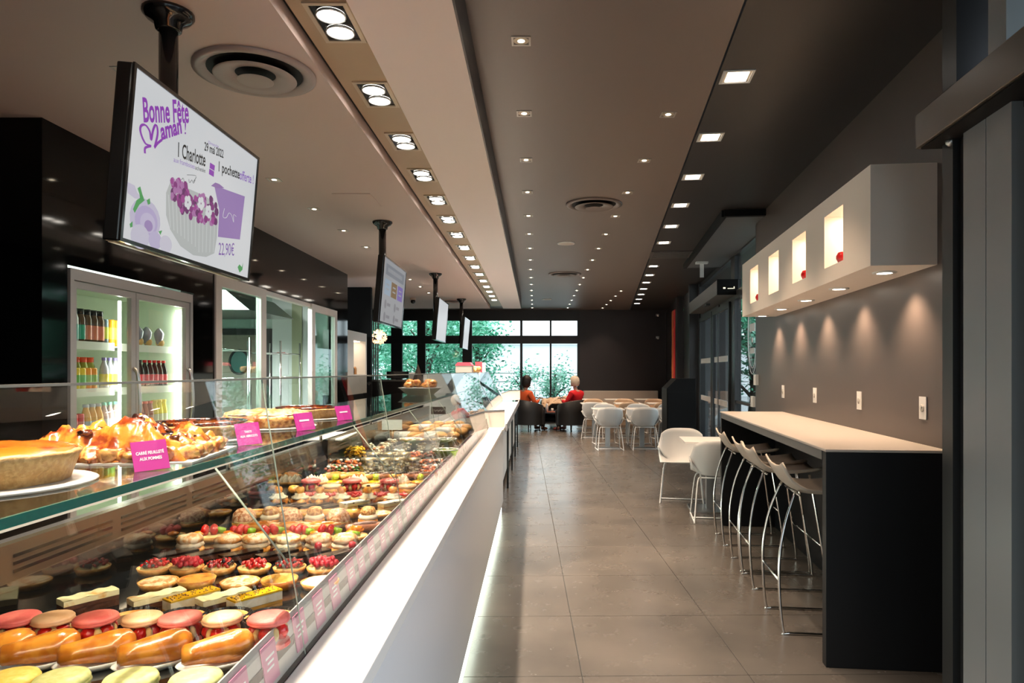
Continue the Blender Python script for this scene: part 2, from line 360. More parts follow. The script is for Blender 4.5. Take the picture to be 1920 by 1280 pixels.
for k in range(10): part('post', M().cyl((-6 + k*1.5, 24, -.1), (-6 + k*1.5, 24, 1.4), .02, 8), steel, rl)
leafs = [mat('leaf_%s' % n, c, .5) for n, c in (('mid', (.16, .60, .38)), ('light', (.38, .80, .62)), ('dark', (.05, .30, .19)))]
bark = mat('bark', (.10, .08, .06), .8)
def tree(label, x, y, h, r, nl, seed, name='tree', ls=.2, blobs=9):
    rnd = random.Random(seed); t = thing(name, label, 'tree', (x, y, -.1), 0, 'trees outside the windows')
    tr = M(); tr.tube([(0,0,0), (.1,0,h*.3), (0,.1,h*.6), (.1,0,h*.85)], [.14, .11, .08, .03], 8)
    cs = []
    for k in range(blobs):
        a = rnd.random()*6.28; d = r*rnd.uniform(.15, .8); c = Vector((d*math.cos(a), d*math.sin(a), h*rnd.uniform(.25, .95)))
        cs.append((c, r*rnd.uniform(.35, .6))); tr.tube([(0, 0, c.z*.6), (c.x*.5, c.y*.5, c.z*.85), tuple(c)], [.05, .03, .01], 5)
    part('trunk', tr, bark, t)
    vs, fs, mi = [], [], []
    for k in range(nl):
        c, rr = cs[rnd.randrange(blobs)]
        p = c + Vector((rnd.gauss(0, .5), rnd.gauss(0, .5), rnd.gauss(0, .5))) * rr
        d = Vector((rnd.gauss(0,1), rnd.gauss(0,1), rnd.gauss(0,.6))).normalized(); e = d.orthogonal().normalized()
        e.rotate(Matrix.Rotation(rnd.random()*6.28, 3, d)); L = ls*rnd.uniform(.5, 1); b = len(vs)
        vs += [p - d*L*.5, p + e*L*.22, p + d*L*.5, p - e*L*.22]; fs.append((b, b+1, b+2, b+3)); mi.append(rnd.choice((0, 0, 1, 1, 2)))
    m = M(); m.v = vs; m.f = fs; m.mi = mi; m.sm = [False]*len(fs)
    o = part('foliage', m, leafs, t, fix=False); o['kind'] = 'stuff'
tree('dense green tree outside behind the black window post', -3.6, 22.5, 4.6, 1.7, 5500, 1, blobs=14)
tree('green tree outside the leftmost far pane', -5.7, 23.0, 4.5, 1.6, 4500, 2, blobs=13)
tree('leafy tree outside, left part of the wide far pane', -1.9, 22.8, 3.6, 1.35, 3400, 3, blobs=11)
tree('low bush outside between the two seated people', .55, 21.6, 1.75, .75, 1200, 4, 'bush', .14, 9)
tree('small shrub outside left of the bush', -.35, 22.2, 1.65, .7, 900, 5, 'bush', .14, 8)
q_ = Rw(3.5, 17.2)
tree('green tree seen through the glass beside the dark wall', q_.x, q_.y, 3.6, 1.3, 5200, 6, blobs=14)
ww = tag(obj('daylight_blocker', M().box(1.95, 2.68, 15.0, 15.2, -.05, 3.25).mesh('daylight_blocker', mat('blocker_grey', (.22, .23, .24), .7)), None, (0,0,0), -TH), 'plain grey wall added outside the far entrance doors to block daylight', 'wall')  # added slab, keeps bright daylight out of the view through the door panes
tree('tree further along the street outside the far entrance', 10.5, 20.5, 4.2, 1.9, 3600, 7, blobs=10)
tree('tall tree standing farther off behind the left trees', -7.5, 30, 7.5, 3.4, 5000, 8, ls=.35, blobs=14)
tree('spreading tree farther off outside, behind the dense one', -3.2, 29, 5.8, 2.2, 4500, 9, ls=.3, blobs=12)

# ------------------------------------------------------------------ ceiling lamps
gold = mat('lamp_trim', (.55, .46, .34), .35, metal=.2)
fr_m = M(); 
for b in ((-.095,-.075,-.175,.175),(.075,.095,-.175,.175),(-.075,.075,-.175,-.155),(-.075,.075,.155,.175)): fr_m.box(b[0], b[1], b[2], b[3], -.008, .004)
ho_m = M().box(-.075,.075,-.155,.155,-.001,.001)
def lens_m(y): 
    m = M(); m.lathe([(.062, -.002), (.066, -.012), (.060, -.014)], 20, (0, y, 0)); return m
def glow_m(y): return M().lathe([(0, -.012), (.058, -.010)], 20, (0, y, 0))
BAND = [P1('trim_frame', fr_m, gold), P1('housing', ho_m, black), P1('lens_ring', lens_m(-.073), steel), P1('lens_ring', lens_m(.073), steel),
        P1('lamp_glass', glow_m(-.073), LAMP), P1('lamp_glass', glow_m(.073), LAMP)]
for k in range(16):
    o = put(BAND, 'twin_spotlight', '%s bright twin spotlight from the camera in the bronze ceiling band' % ORD[k], 'ceiling light',
            (-.89, 3.05 + .79*k, ZB), 0, 'twin spotlights in the bronze band')
    for y in (-.073, .073): spot(o, (0, y, -.03), P_BAND, WARM2, 96, .5, .04, (0, 0, -1))
for k in (-3, -2, -1):  # lamps of the same band overhead
    o = put(BAND, 'twin_spotlight', 'twin spotlight of the bronze band overhead, %s one out of view' % ORD[-1-k], 'ceiling light', (-.89, 3.05 + .79*k, ZB), 0, 'twin spotlights above the camera')
    spot(o, (0, 0, -.03), P_BAND*2, WARM2, 96, .5, .05)
sq = M()
for b in ((-.05,-.04,-.05,.05),(.04,.05,-.05,.05),(-.04,.04,-.05,-.04),(-.04,.04,.04,.05)): sq.box(b[0], b[1], b[2], b[3], -.004, .003)
dk = M().lathe([(.018, -.0015), (.04, -.001)], 16)
SMALL = [P1('trim_frame', sq, mat('light_frame', (.5,.46,.42), .3, metal=.5)), P1('reflector', dk, gold), P1('bulb', M().lathe([(0, -.006), (.018, -.002)], 14), LAMPS)]
def row(x, y0, dy, n, z, who, power, rot=0, size=90):
    for k in range(n):
        o = put(SMALL, 'small_spotlight', '%s small square spotlight from the camera in %s' % (ORD[k], who), 'ceiling light', (x, y0 + dy*k, z), rot, 'small spotlights, ' + who)
        spot(o, (0, 0, -.02), power, WARM, size, .8, .02)
row(-.072, 3.56, 1.003, 16, ZC, 'the left corridor row beside the pale band', P_ROW)
row(.894, 4.58, 1.003, 15, ZC, 'the middle corridor row', P_ROW)
row(1.855, 14.7, 1.0, 5, ZC, 'the short far row over the tables', P_ROW)
row(-2.04, 3.4, .97, 11, ZL, 'the left row over the service side', P_LEFT)
sqb = M()
for b in ((-.09,-.075,-.09,.09),(.075,.09,-.09,.09),(-.075,.075,-.09,-.075),(-.075,.075,.075,.09)): sqb.box(b[0], b[1], b[2], b[3], -.005, .003)
SQ = [P1('trim_frame', sqb, white), P1('lamp_glass', M().box(-.06, .06, -.06, .06, -.004, -.002), LAMPQ), P1('reflector', M().box(-.075, .075, -.075, .075, -.0015, 0), gold)]
n = 0
for k in range(14):
    if k == 6: continue
    o = put(SQ, 'square_downlight', '%s large square downlight from the camera along the right ceiling edge' % ORD[n], 'ceiling light', Rw(.751, 4.08 + 1.035*k, ZC-.006), -TH, 'large square downlights'); n += 1
    spot(o, (0, 0, -.02), P_SQ, WARM, 76, .5, .05)
v = rthing('ceiling_vent', 'dark flat vent grille between the square downlights', 'vent', None, .93, 10.2, ZC-.006)
part('frame', M().box(-.3,.3,-.3,.3,-.012,0), mat('vent_dark', (.05,.045,.045), .4), v)
for k in range(6): part('slat', M().box(-.26,.26,-.25+k*.09,-.2+k*.09,-.02,-.0121), mat('vent_slat', (.09,.085,.085), .4), v)
def diffuser(x, y, z, r, label, m1):
    t = thing('air_diffuser', label, 'air vent', (x, y, z), 0, 'round air diffusers')
    part('outer_ring', M().lathe([(r, -.001), (r, -.012), (r*.9, -.02), (r*.8, -.008), (r*.78, .0)], 40), m1, t)
    part('throat', M().lathe([(r*.78, -.002), (0, -.002)], 40), blackm, t)
    part('ring_plate', M().lathe([(r*.68, -.03), (r*.66, -.036), (r*.34, -.014), (r*.33, -.01)], 40), m1, t)
    part('inner_throat', M().lathe([(r*.34, -.008), (0, -.008)], 30), blackm, t)
    part('centre_cone', M().lathe([(r*.3, -.045), (r*.28, -.048), (0, -.03)], 30), m1, t)
diffuser(-1.4, 3.42, ZL, .29, 'large round air diffuser behind the near screen', mat('diffuser_pink', (.36, .29, .27), .4))
diffuser(.61, 7.05, ZC, .29, 'round air diffuser in the middle of the corridor ceiling', corr)
diffuser(.53, 12.1, ZC, .29, 'second round air diffuser further down the corridor ceiling', corr)
diffuser(-1.75, 14.6, ZL, .29, 'round air diffuser at the far left end of the ceiling', taupe)
for x, y, lb in ((.42, 9.2, 'round flat pale ceiling speaker between the two corridor diffusers'), (.28, 16.4, 'round flat pale ceiling speaker near the far wall')):
    t = thing('ceiling_speaker', lb, 'speaker', (x, y, ZC)); part('rim', M().lathe([(.12, 0), (.12, -.01), (.105, -.012)], 30), white, t)
    part('grille', M().lathe([(.105, -.011), (0, -.013)], 30), mat('speaker_grille', (.55, .47, .41), .6), t)
t = thing('access_panel', 'thin square access panel in the left ceiling above the second screen', 'panel', (-1.55, 6.0, ZL))
part('plate', M().box(-.16, .16, -.25, .2, -.006, 0), taupe, t)
t = thing('smoke_detector', 'small ceiling camera near the second screen', 'detector', (-2.5, 14.0, ZL))
part('base', M().lathe([(.06, 0), (.06, -.04), (0, -.05)], 16), mat('beige_plastic', (.6,.45,.38), .4), t); part('eye', M().ball((0, 0, -.07), .05), black, t)
for X_, Y_, Z_, lb in ((3.45, 19.2, 3.05, 'small white camera on the dark wall near the ceiling'), (3.45, 19.2, 2.42, 'small white alarm sensor lower on the dark wall corner')):
    t = thing('sensor', lb, 'sensor', (X_, Y_, Z_)); part('body', M().box(-.04,.04,-.03,.04,-.03,.03), white, t); part('lens', M().ball((0,-.05,-.02), .035), white, t)

# ------------------------------------------------------------------ pendant flower lamp
pl = thing('pendant_lamp', 'glowing pendant lamp of pale curled petals left of the second screen', 'lamp', (-2.97, 13.0, 2.12))
pm = M(); rnd = random.Random(4)
for k in range(90):
    d = Vector((rnd.gauss(0,1), rnd.gauss(0,1), rnd.gauss(0,1))).normalized(); e = d.orthogonal().normalized(); e.rotate(Matrix.Rotation(rnd.random()*6.28, 3, d))
    p = d*.1; f = d.cross(e); pm.add([p - e*.035, p + f*.02 + d*.03, p + e*.035, p + d*.06 - f*.01], [(0,1,2,3)])
part('petals', pm, mat('petal', (.9, .75, .6), .5, emit=.55, ecol=(1, .62, .35)), pl, fix=False)['kind'] = 'stuff'
part('bulb', M().ball((0,0,0), .05), emis('bulb_glow', (1, .85, .6), 8), pl); part('cord', M().cyl((0,0,.1), (0,0,ZL-2.12), .006, 6), blackm, pl)

# ------------------------------------------------------------------ hanging screens
scr_w = mat('screen_white', (.02,.02,.02), .4, spec=.15, emit=.28, ecol=(.80, .83, .86))
def ink(name, c, s=.28): return mat('ink_' + name, (.008,.008,.008), .6, spec=.1, emit=s, ecol=c)
purple, lilac, inkb, lav = ink('purple', (.35, .06, .55)), ink('lilac', (.38, .20, .68)), ink('black', (.01,.01,.012)), ink('lavender', (.60, .52, .78))
TW, THT = 1.085, .632
TILT = math.atan(.084)
def screen_base(k, label, Y1):
    X1t, zt = -1.411, 2.567
    t = thing('hanging_screen', label, 'screen', (0, 0, 0), 0, 'ceiling hung screens')
    # local: x along the aisle, y up, z towards the customers
    ex, ey = Vector((0, 1, 0)), Vector((math.sin(TILT), 0, math.cos(TILT))); ez = ex.cross(ey)
    org = Vector((X1t, Y1, zt)) - ey*THT
    Mx = Matrix((( *ex, 0), (*ey, 0), (*ez, 0), (0, 0, 0, 1))).transposed(); Mx.translation = org
    t.matrix_world = Mx
    part('casing', M().box(0, TW, 0, THT, -.06, -.002), black, t, .006)
    bz = M(); bw = .014
    bz.box(0, bw, 0, THT, -.002, .006).box(TW-bw, TW, 0, THT, -.002, .006).box(bw, TW-bw, 0, bw, -.002, .006).box(bw, TW-bw, THT-bw, THT, -.002, .006)
    part('bezel', bz, black, t)
    part('display', M().box(bw, TW-bw, bw, THT-bw, -.002, .001), scr_w, t)
    inv = Mx.inverted()
    def loc(p): return inv @ Vector(p)
    a, b = loc((-1.53, Y1+.45, zt+.02)), loc((-1.53, Y1+.45, 2.975))
    lo = loc((-1.53, Y1+.45, 2.0))
    part('pole', M().cyl(lo, b, .037, 16), black, t)
    cu = M(); up = (b-a).normalized()
    part('ceiling_flange', M().tube([b, b-up*.012, b-up*.03, b-up*.05, b-up*.075, b-up*.08], [.10, .10, .085, .055, .05, .04], 24), black, t)
    part('mount_bracket', M().box(.3, .62, .2, .45, -.1, -.06).box(.38, .52, .1, .5, -.125, -.1), blackm, t)
    return t, Mx
def flat(t, poly, m, z=.0016, name='screen_print'):
    mm = M(); mm.add([(x, y, z) for x, y in poly], [tuple(range(len(poly)))]); return part(name, mm, m, t, fix=False)
def disc(cx_, cy_, rx, ry=None, n=20, a0=0): ry = ry or rx; return [(cx_+rx*math.cos(a0+2*math.pi*i/n), cy_+ry*math.sin(a0+2*math.pi*i/n)) for i in range(n)]
def stroke(t, pts, wd, m, z=.002, name='screen_stroke'):
    out = []; P = [Vector((x, y, 0)) for x, y in pts]; up_, dn = [], []
    for i, p in enumerate(P):
        d = (P[min(i+1, len(P)-1)] - P[max(i-1, 0)]).normalized(); nn = Vector((-d.y, d.x, 0)); w_ = wd*(.45+.55*abs(d.y)); up_.append(p+nn*w_); dn.append(p-nn*w_)
    mm = M(); vs = [(v.x, v.y, z) for v in up_+dn]; k = len(P)
    mm.add(vs, [(i, i+1, k+i+1, k+i) for i in range(k-1)]); return part(name, mm, m, t, fix=False)
def cat(pts, n=6):
    out = []; q = [pts[0]] + list(pts) + [pts[-1]]
    for i in range(1, len(q)-2):
        for j in range(n):
            u = j/n; a, b, c, d = (Vector(x) for x in q[i-1:i+3])
            v = .5*((2*b) + (c-a)*u + (2*a-5*b+4*c-d)*u*u + (3*b-a-3*c+d)*u**3); out.append((v.x, v.y))
    return out + [tuple(pts[-1])]
def text(t, s, x, y, size, m, sx=1, shear=0, rot=0, z=.002, align='LEFT', name='lettering', bold=0, length=None):
    c = bpy.data.curves.new('lettering', 'FONT'); c.body = s; c.size = size; c.shear = shear; c.align_x = align; c.offset = bold; c.resolution_u = 3
    tmp = bpy.data.objects.new('tmp', c); C.objects.link(tmp); bpy.context.view_layer.update()
    me = bpy.data.meshes.new_from_object(tmp.evaluated_get(bpy.context.evaluated_depsgraph_get())); me.name = name
    bpy.data.objects.remove(tmp); bpy.data.curves.remove(c); me.materials.clear(); me.materials.append(m)
    if length: xs_ = [v.co.x for v in me.vertices]; sx = length/max(1e-4, max(xs_)-min(xs_))
    o = obj(name, me, t, (x, y, z)); o.scale = (sx, 1, 1); o.rotation_euler = (0, 0, rot); return o
t1, M1 = screen_base(0, 'nearest hanging screen with a purple cake advert on black pole', 2.4)
inv1 = M1.inverted()
def uv(cx_, cy_):                                  # a point of the advert, taken from a crop of the photograph
    px_, py_ = 200 + cx_/2.909, 100 + cy_/2.909
    o_, d_ = inv1 @ Vector((0, 0, H)), inv1.to_3x3() @ Vector(((px_-CX)/F, 1, (HY-py_)/F)); k = -o_.z/d_.z
    return (o_.x + d_.x*k, o_.y + d_.y*k)
def word(s, a, b, hh, m, **kw):                    # a word spanning two baseline points
    (x0, y0), (x1, y1) = uv(*a), uv(*b); L = math.hypot(x1-x0, y1-y0); rot = math.atan2(y1-y0, x1-x0)
    text(t1, s, x0, y0, hh/.72, m, 1, kw.get('shear', 0), rot, bold=kw.get('bold', 0), length=L)
word('Bonne Fête', (196, 372), (446, 376), .085, purple, shear=.15, bold=.0028)
word('aman', (296, 470), (410, 432), .062, purple, shear=.15, bold=.0028)
word('!', (418, 440), (430, 440), .05, purple, shear=.15)
stroke(t1, cat([uv(*p) for p in ((206,545),(208,515),(238,505),(225,500),(208,490),(190,455),(180,415),(188,392),(210,392),(232,425),(240,470),(250,420),(262,392),(272,400),(275,440),(262,500),(258,512),(275,490),(300,470))]), .0065, purple)
word('Dimanche', (552, 492), (607, 515), .013, lilac)
word('29 mai 2022', (530, 527), (634, 570), .036, inkb, bold=.0008)
word('1 Charlotte', (380, 560), (530, 614), .058, inkb, bold=.0012)
word('aux framboises', (362, 590), (477, 630), .020, lilac); word('achetée', (480, 632), (535, 650), .018, inkb)
for a in ((562, 595), (558, 628)):
    x0, y0 = uv(*a); flat(t1, [(x0, y0), (x0+.045, y0), (x0+.045, y0-.024), (x0, y0-.024)], purple)
word('1 pochette', (603, 640), (718, 682), .045, inkb, bold=.001); word('offerte !', (722, 685), (798, 712), .045, lilac, bold=.001)
word('22,90€', (607, 1098), (692, 1102), .058, ink('violet', (.26, .10, .5)))
# pouch
flat(t1, [uv(*p) for p in ((585,720),(752,780),(738,900),(725,1015),(605,1000),(612,850))], ink('pouch', (.40,.25,.58)))
flat(t1, [uv(*p) for p in ((567,722),(590,704),(612,712),(640,735),(600,735))], ink('pouch2', (.36,.2,.5)), .0019)
stroke(t1, cat([uv(*p) for p in ((640,845),(632,890),(650,895),(665,870),(680,885),(690,920),(690,880),(705,890))], 4), .0022, scr_w, .0022)
# cake drawing: biscuit wall, berries
bis = ink('biscuit', (.60,.64,.63), .27)
cakep = [uv(*p) for p in ((350,690),(322,760),(322,880),(345,960),(400,1050),(470,1100),(540,1110),(585,1090),(600,1000),(606,880),(600,830),(540,780),(450,740))]
flat(t1, cakep, bis, .0015)
for k in range(13):
    a, b = (335 + k*21, 770 + k*13), (345 + k*19.5, 950 + k*15 if k < 8 else 1085)
    stroke(t1, [uv(*a), uv(*b)], .0035, ink('rib', (.72,.75,.75)), .0018)
rnd = random.Random(3)
bp = [ink('berry%d' % i, c) for i, c in enumerate(((.28,.03,.24), (.42,.06,.34), (.5,.2,.48), (.16,.02,.16)))]
for k in range(95):
    u_, v_ = rnd.random(), rnd.random(); cx_ = 352 + 250*u_; top = 690 + 110*u_**1.2; bot = 800 + 130*math.sin(min(1, u_*1.1)*1.9) if u_ < .9 else 930
    cy_ = top + (bot - top)*v_
    x, y = uv(cx_, cy_); flat(t1, disc(x, y, rnd.uniform(.012, .02), None, 8), bp[k % 4], .0019 + k*.000004)
for a, b in ((440, 812), (512, 818), (553, 862)):
    x, y = uv(a, b)
    for q in range(5): flat(t1, disc(x+.017*math.cos(q*1.257), y+.017*math.sin(q*1.257), .014, None, 8), scr_w, .0024)
# flower
for k, (a, b, rx) in enumerate(((210,905,.10),(215,915,.075),(222,925,.05),(226,940,.028),(180,1000,.06),(262,1020,.045),(320,1040,.045))):
    x, y = uv(a, b); flat(t1, disc(x, y, rx, rx*.75, 18), ink('fl%d' % k, ((.66,.62,.80),(.56,.48,.76),(.66,.6,.82),(.42,.3,.6),(.7,.68,.82),(.62,.56,.8),(.74,.72,.84))[k]), .0016 + k*.00008)
flat(t1, [uv(*p) for p in ((110,700),(150,720),(165,760),(200,800),(150,790),(112,760))], ink('petal2', (.70,.66,.82)), .0016)
for k, p in enumerate((((165,735),(180,725),(192,770),(200,790),(180,800),(175,765)), ((160,800),(190,780),(205,800),(175,825),(150,870),(140,850)), ((215,800),(232,790),(235,820),(222,825)), ((122,930),(138,915),(138,945),(126,950)), ((280,970),(300,965),(290,990)), ((712,1165),(722,1150),(735,1165),(742,1140),(738,1180),(722,1195)))):
    flat(t1, [uv(*q) for q in p], ink('green', (.08, .42, .12)), .0022)
x, y = uv(455, 680)
for s_ in (((435,662),(485,668),(470,700)), ((445,685),(450,705),(462,690),(470,708),(480,690)), ((405,690),(415,680),(420,700))):
    stroke(t1, cat([uv(*p) for p in s_], 4), .0015, inkb, .0022)
part('bottom_light_strip', M().box(.02, TW-.02, -.004, 0, -.05, -.03), mat('pale_strip', (.6,.6,.45), .4), t1)
# second screen
t2, M2 = screen_base(1, 'second hanging screen with blue, brown and violet menu tiles', 6.4)
greyscr = ink('screen_grey', (.50, .52, .55), .22)
flat(t2, [(.014,.014),(1.07,.014),(1.07,.618),(.014,.618)], greyscr, .0014)
def rc(x0, x1, y0, y1, m, z=.0018): flat(t2, [(x0,y0),(x1,y0),(x1,y1),(x0,y1)], m, z)
rc(.11, .99, .47, .575, ink('menuhead', (.25,.27,.31))); 
for k in range(3):
    rc(.11+k*.3, .37+k*.3, .28, .43, ink('tile%d' % k, ((.36,.47,.58),(.22,.13,.05),(.22,.15,.5))[k]))
    for q in range(2): rc(.17+k*.3, .31+k*.3, .33+q*.045, .345+q*.045, greyscr, .0022)
for k in range(2):
    for r_ in range(2):
        x, y = .20+k*.44, .19 - r_*.12; flat(t2, disc(x, y, .045), ink('badge', (.25,.25,.28)), .0018); rc(x+.07, x+.22, y-.01, y+.02, ink('badge', (0,0,0)))
for k in range(14): rc(.20+k*.05, .235+k*.05, .505, .545, greyscr, .0022)
t3, _ = screen_base(2, 'third hanging screen, bright blank glare, seen at a steep angle', 10.05)
t4, _ = screen_base(3, 'farthest hanging screen, bright blank glare', 13.75)

# ------------------------------------------------------------------ white shelf box with niches above the bar
bx = rthing('wall_box', 'long white wall box with four lit niches above the bar', 'wall shelf')
S0, S1, T0, T1, Z0, Z1 = 3.67, 7.02, 1.345, 1.67, 2.02, 2.54
NI = [(4.08 + .74*k, 4.42 + .74*k) for k in range(4)]; NZ = (2.115, 2.435)
bm_ = M(); bm_.box(T0, T1, S0, S1, Z0, NZ[0]).box(T0, T1, S0, S1, NZ[1], Z1)
e = S0
for a, b in NI: bm_.box(T0, T1, e, a, NZ[0], NZ[1]); e = b
bm_.box(T0, T1, e, S1, NZ[0], NZ[1])
part('box_body', bm_, mat('box_white', (.92, .83, .75), .45), bx)
for k, (a, b) in enumerate(NI):
    part('niche_back', M().box(T1-.05, T1-.045, a, b, NZ[0], NZ[1]), mat('niche_cream', (.85, .78, .68), .6), bx)
    o = part('niche_lamp', M().box(T0+.10, T0+.22, a+.08, b-.08, NZ[1]-.004, NZ[1]-.001), emis('niche_glow', (1, .8, .58), 14), bx)
for k in range(5):
    o = rthing('puck_light', '%s round downlight from the camera under the white wall box' % ORD[k], 'downlight', 'downlights under the wall box', 1.51, 3.92 + .74*k, Z0)
    part('ring', M().lathe([(.062, 0), (.062, -.006), (.04, -.008)], 24), whiteled, o); part('lamp_glass', M().lathe([(.042, -.005), (0, -.004)], 20), LAMP, o)
    spot(o, (.03, 0, -.02), P_BOX, WARM, 110, .8, .03)
ap = M().lathe([(0, .012), (.012, .003), (.03, .008), (.040, .03), (.040, .045), (.030, .066), (.014, .070), (0, .060)], 16)
AP = [('skin', ap.mesh('skin', mat('apple_red', (.55, .01, .012), .15, coat=.6)), None), P1('stem', M().tube([(0, 0, .06), (.004, 0, .085), (.01, 0, .10)], .0025, 5), bark)]
for k, dz in ((0, 0), (1, 0), (3, 0)):
    put(AP, 'apple', ('glossy red apple in the niche nearest the camera', 'glossy red apple in the second niche from the camera', '', 'glossy red apple in the farthest niche')[k], 'apple', Rw(T0+.045, NI[k][0]+.135, NZ[0]), 0, 'red apples in the niches')
OUT = [P1('plate', M().box(-.006, 0, -.04, .04, -.06, .06), white), P1('socket', M().lathe([(.022, 0), (.02, -.004), (.006, -.002)], 16), mat('socket', (.5,.48,.45), .4))]
OUT[1][1].transform(Matrix.Translation((-.007, 0, 0)) @ Matrix.Rotation(R(90), 4, 'Y'))
for k, s_ in enumerate((3.82, 4.74, 5.72, 6.72)):
    put(OUT, 'wall_socket', '%s white wall socket from the camera above the bar top' % ORD[k], 'socket', Rw(1.669, s_, 1.283), -TH, 'white wall sockets above the bar')
for a, z, lb in ((1.86, 1.38, 'upper white control box at the end of the dark wall'), (1.75, 1.13, 'lower white control box at the end of the dark wall')):
    t = rthing('control_box', lb, 'control box', None, 1.70, 7.86 if z > 1.2 else 8.02, z); part('casing', M().box(-.06, -.03, -.06, .06, -.06, .06), white, t); part('plate', M().box(-.064, -.0601, -.04, .04, -.04, .04), whiteled, t)

# ------------------------------------------------------------------ bar and stools
br = rthing('bar_counter', 'black bar counter with thick pale top against the right wall', 'bar')
part('bar_top', M().box(1.08, 1.668, 3.53, 6.74, 1.076, 1.09), mat('bar_top', (.50, .44, .39), .28), br, .004)
part('end_panel', M().box(1.085, 1.66, 3.54, 3.60, 0, 1.0759), black if False else mat('bar_black', (.008, .008, .009), .4, spec=.2), br, .003)
part('end_panel', M().box(1.085, 1.66, 6.67, 6.73, 0, 1.0759), MATS['bar_black'], br, .003)
part('back_panel', M().box(1.58, 1.62, 3.601, 6.669, 0, 1.0299), MATS['bar_black'], br)
part('apron', M().box(1.082, 1.66, 3.601, 6.669, 1.03, 1.0759), mat('edge_grey', (.10,.10,.10), .4), br)
def stool():
    m = M()
    def f(u, v):                         # u across, v from front edge (0) to back lip (1)
        x = (u - .5)*.42; a = v
        y = .20 - .40*min(a, .8)/.8 - max(0, a-.8)*.25; z = .80 - .022*math.sin(math.pi*min(a/.85, 1)) + max(0, a-.62)**1.6*.62
        return (x*(1 - .12*max(0, a-.6)), y - .0, z + .035*(2*abs(u-.5))**2.5)
    m.surf(f, 14, 14)
    seat = P1('seat', m, mat('seat_ivory', (.52, .46, .40), .4))
    fr_ = []
    for sx in (-1, 1):
        m = M(); pts = [(sx*.16, -.17, .80), (sx*.185, -.235, .62), (sx*.20, -.27, .42), (sx*.205, -.27, .2), (sx*.21, -.25, .012), (sx*.21, -.22, .008), (sx*.21, .2, .008), (sx*.21, .235, .02), (sx*.19, .20, .3), (sx*.155, .13, .775)]
        m.tube(cat3(pts), .0085, 8); fr_.append(P1('leg_loop', m, chrome))
    a = M().cyl((-.203, -.272, .30), (.203, -.272, .30), .007, 8); b = M().cyl((-.19, .2, .30), (.19, .2, .30), .007, 8); c = M().cyl((-.2, -.27, .30), (-.19, .2, .30), .006, 8)
    return [seat] + fr_ + [P1('footrest', a, chrome), P1('crossbar', b, chrome), P1('underseat_bar', M().cyl((-.16, -.15, .775), (.16, -.15, .775), .007, 8), chrome)]
def cat3(pts, n=4):
    out = []; q = [pts[0]] + list(pts) + [pts[-1]]
    for i in range(1, len(q)-2):
        a, b, c, d = (Vector(x) for x in q[i-1:i+3])
        for j in range(n):
            u = j/n; out.append(.5*((2*b) + (c-a)*u + (2*a-5*b+4*c-d)*u*u + (3*b-a-3*c+d)*u**3))
    return out + [Vector(pts[-1])]
def solid(o, th):
    for c in ([o] + list(o.children)):
        if c.name.split('.')[0] in ('seat', 'shell') and c.type == 'MESH':
            s = c.modifiers.new('thickness', 'SOLIDIFY'); s.thickness = th; s.offset = -1

STOOL = stool()
for k, s_ in enumerate((4.17, 4.96, 5.32, 6.12)):
    o = put(STOOL, 'bar_stool', ('ivory bar stool with chrome legs nearest the camera', 'second ivory bar stool from the camera, close before the third', 'third ivory bar stool from the camera, partly behind the second', 'farthest ivory bar stool, standing apart at the bar end')[k],
            'stool', Rw(1.235, s_, 0), -TH - R(90), 'bar stools'); solid(o, .012)
# ------------------------------------------------------------------ shell chairs, tables, bench
def shell_chair(cm_, lm):
    m = M()
    def f(u, v):
        a = 2*u - 1; aa = abs(a)
        if v < .5: k = v/.5; y = .23 - .36*k; z = .455 - .03*math.sin(math.pi*k*.9); wd = .235 + .03*k
        else: k = (v-.5)/.5; y = -.13 - .13*math.sin(k*1.57); z = .445 + .36*k**1.25; wd = .265 - .03*k*k
        x = wd*a
        if v < .5: z += .18*aa**4*(v/.5)**1.2; x *= 1 + .06*v
        else: y += (.20*(1-.35*k))*aa**3; z += .18*aa**4*(1-k)**1.2 - .06*k*aa**4
        return (x, y, z)
    m.surf(f, 18, 18)
    sh = P1('shell', m, cm_); legs = []
    for sx in (-1, 1):
        pts = [(sx*.17, -.12, .43), (sx*.2, -.16, .38), (sx*.235, -.235, .03), (sx*.237, -.23, .01), (sx*.237, .2, .01), (sx*.235, .21, .03), (sx*.2, .15, .38), (sx*.17, .12, .435)]
        legs.append(P1('sled_leg', M().tube(cat3(pts, 3), .008, 6), lm))
    return [sh] + legs + [P1('crossbar', M().cyl((-.237, -.02, .01), (.237, -.02, .01), .007, 6), lm), P1('crossbar', M().cyl((-.17, -.12, .425), (.17, -.12, .425), .008, 6), lm)]
chw = mat('chair_white', (.66, .67, .67), .35); wire = mat('wire_white', (.72, .72, .71), .3)
woodt = mat('tan_shell', (.62, .45, .31), .4)
CHW = shell_chair(chw, wire); CHT = shell_chair(woodt, wire)
def chair(x, y, rz, label, tan=False, g='white shell chairs'):
    o = put(CHT if tan else CHW, 'shell_chair', label, 'chair', (x, y, 0), rz, g); solid(o, .01)
chair(1.68, 7.82, R(168), 'white shell chair facing the camera at the small table by the bar')
chair(1.82, 6.84, R(-8), 'white shell chair seen from behind, between camera and small table by the bar')
TB = [P1('table_top', M().box(-.3, .3, -.3, .3, .725, .745), whiteled), P1('column', M().box(-.045, .045, -.045, .045, .012, .725), steel), P1('base_plate', M().box(-.22, .22, -.22, .22, 0, .012), steel)]
def table(x, y, label, rz=0, sc=1): put(TB, 'cafe_table', label, 'table', (x, y, 0), rz, 'white square cafe tables', sc)
table(1.88, 7.32, 'small white square table between two chairs beside the bar', -TH)
cols = ((1.40, 'left'), (2.07, 'middle'), (2.72, 'right'))
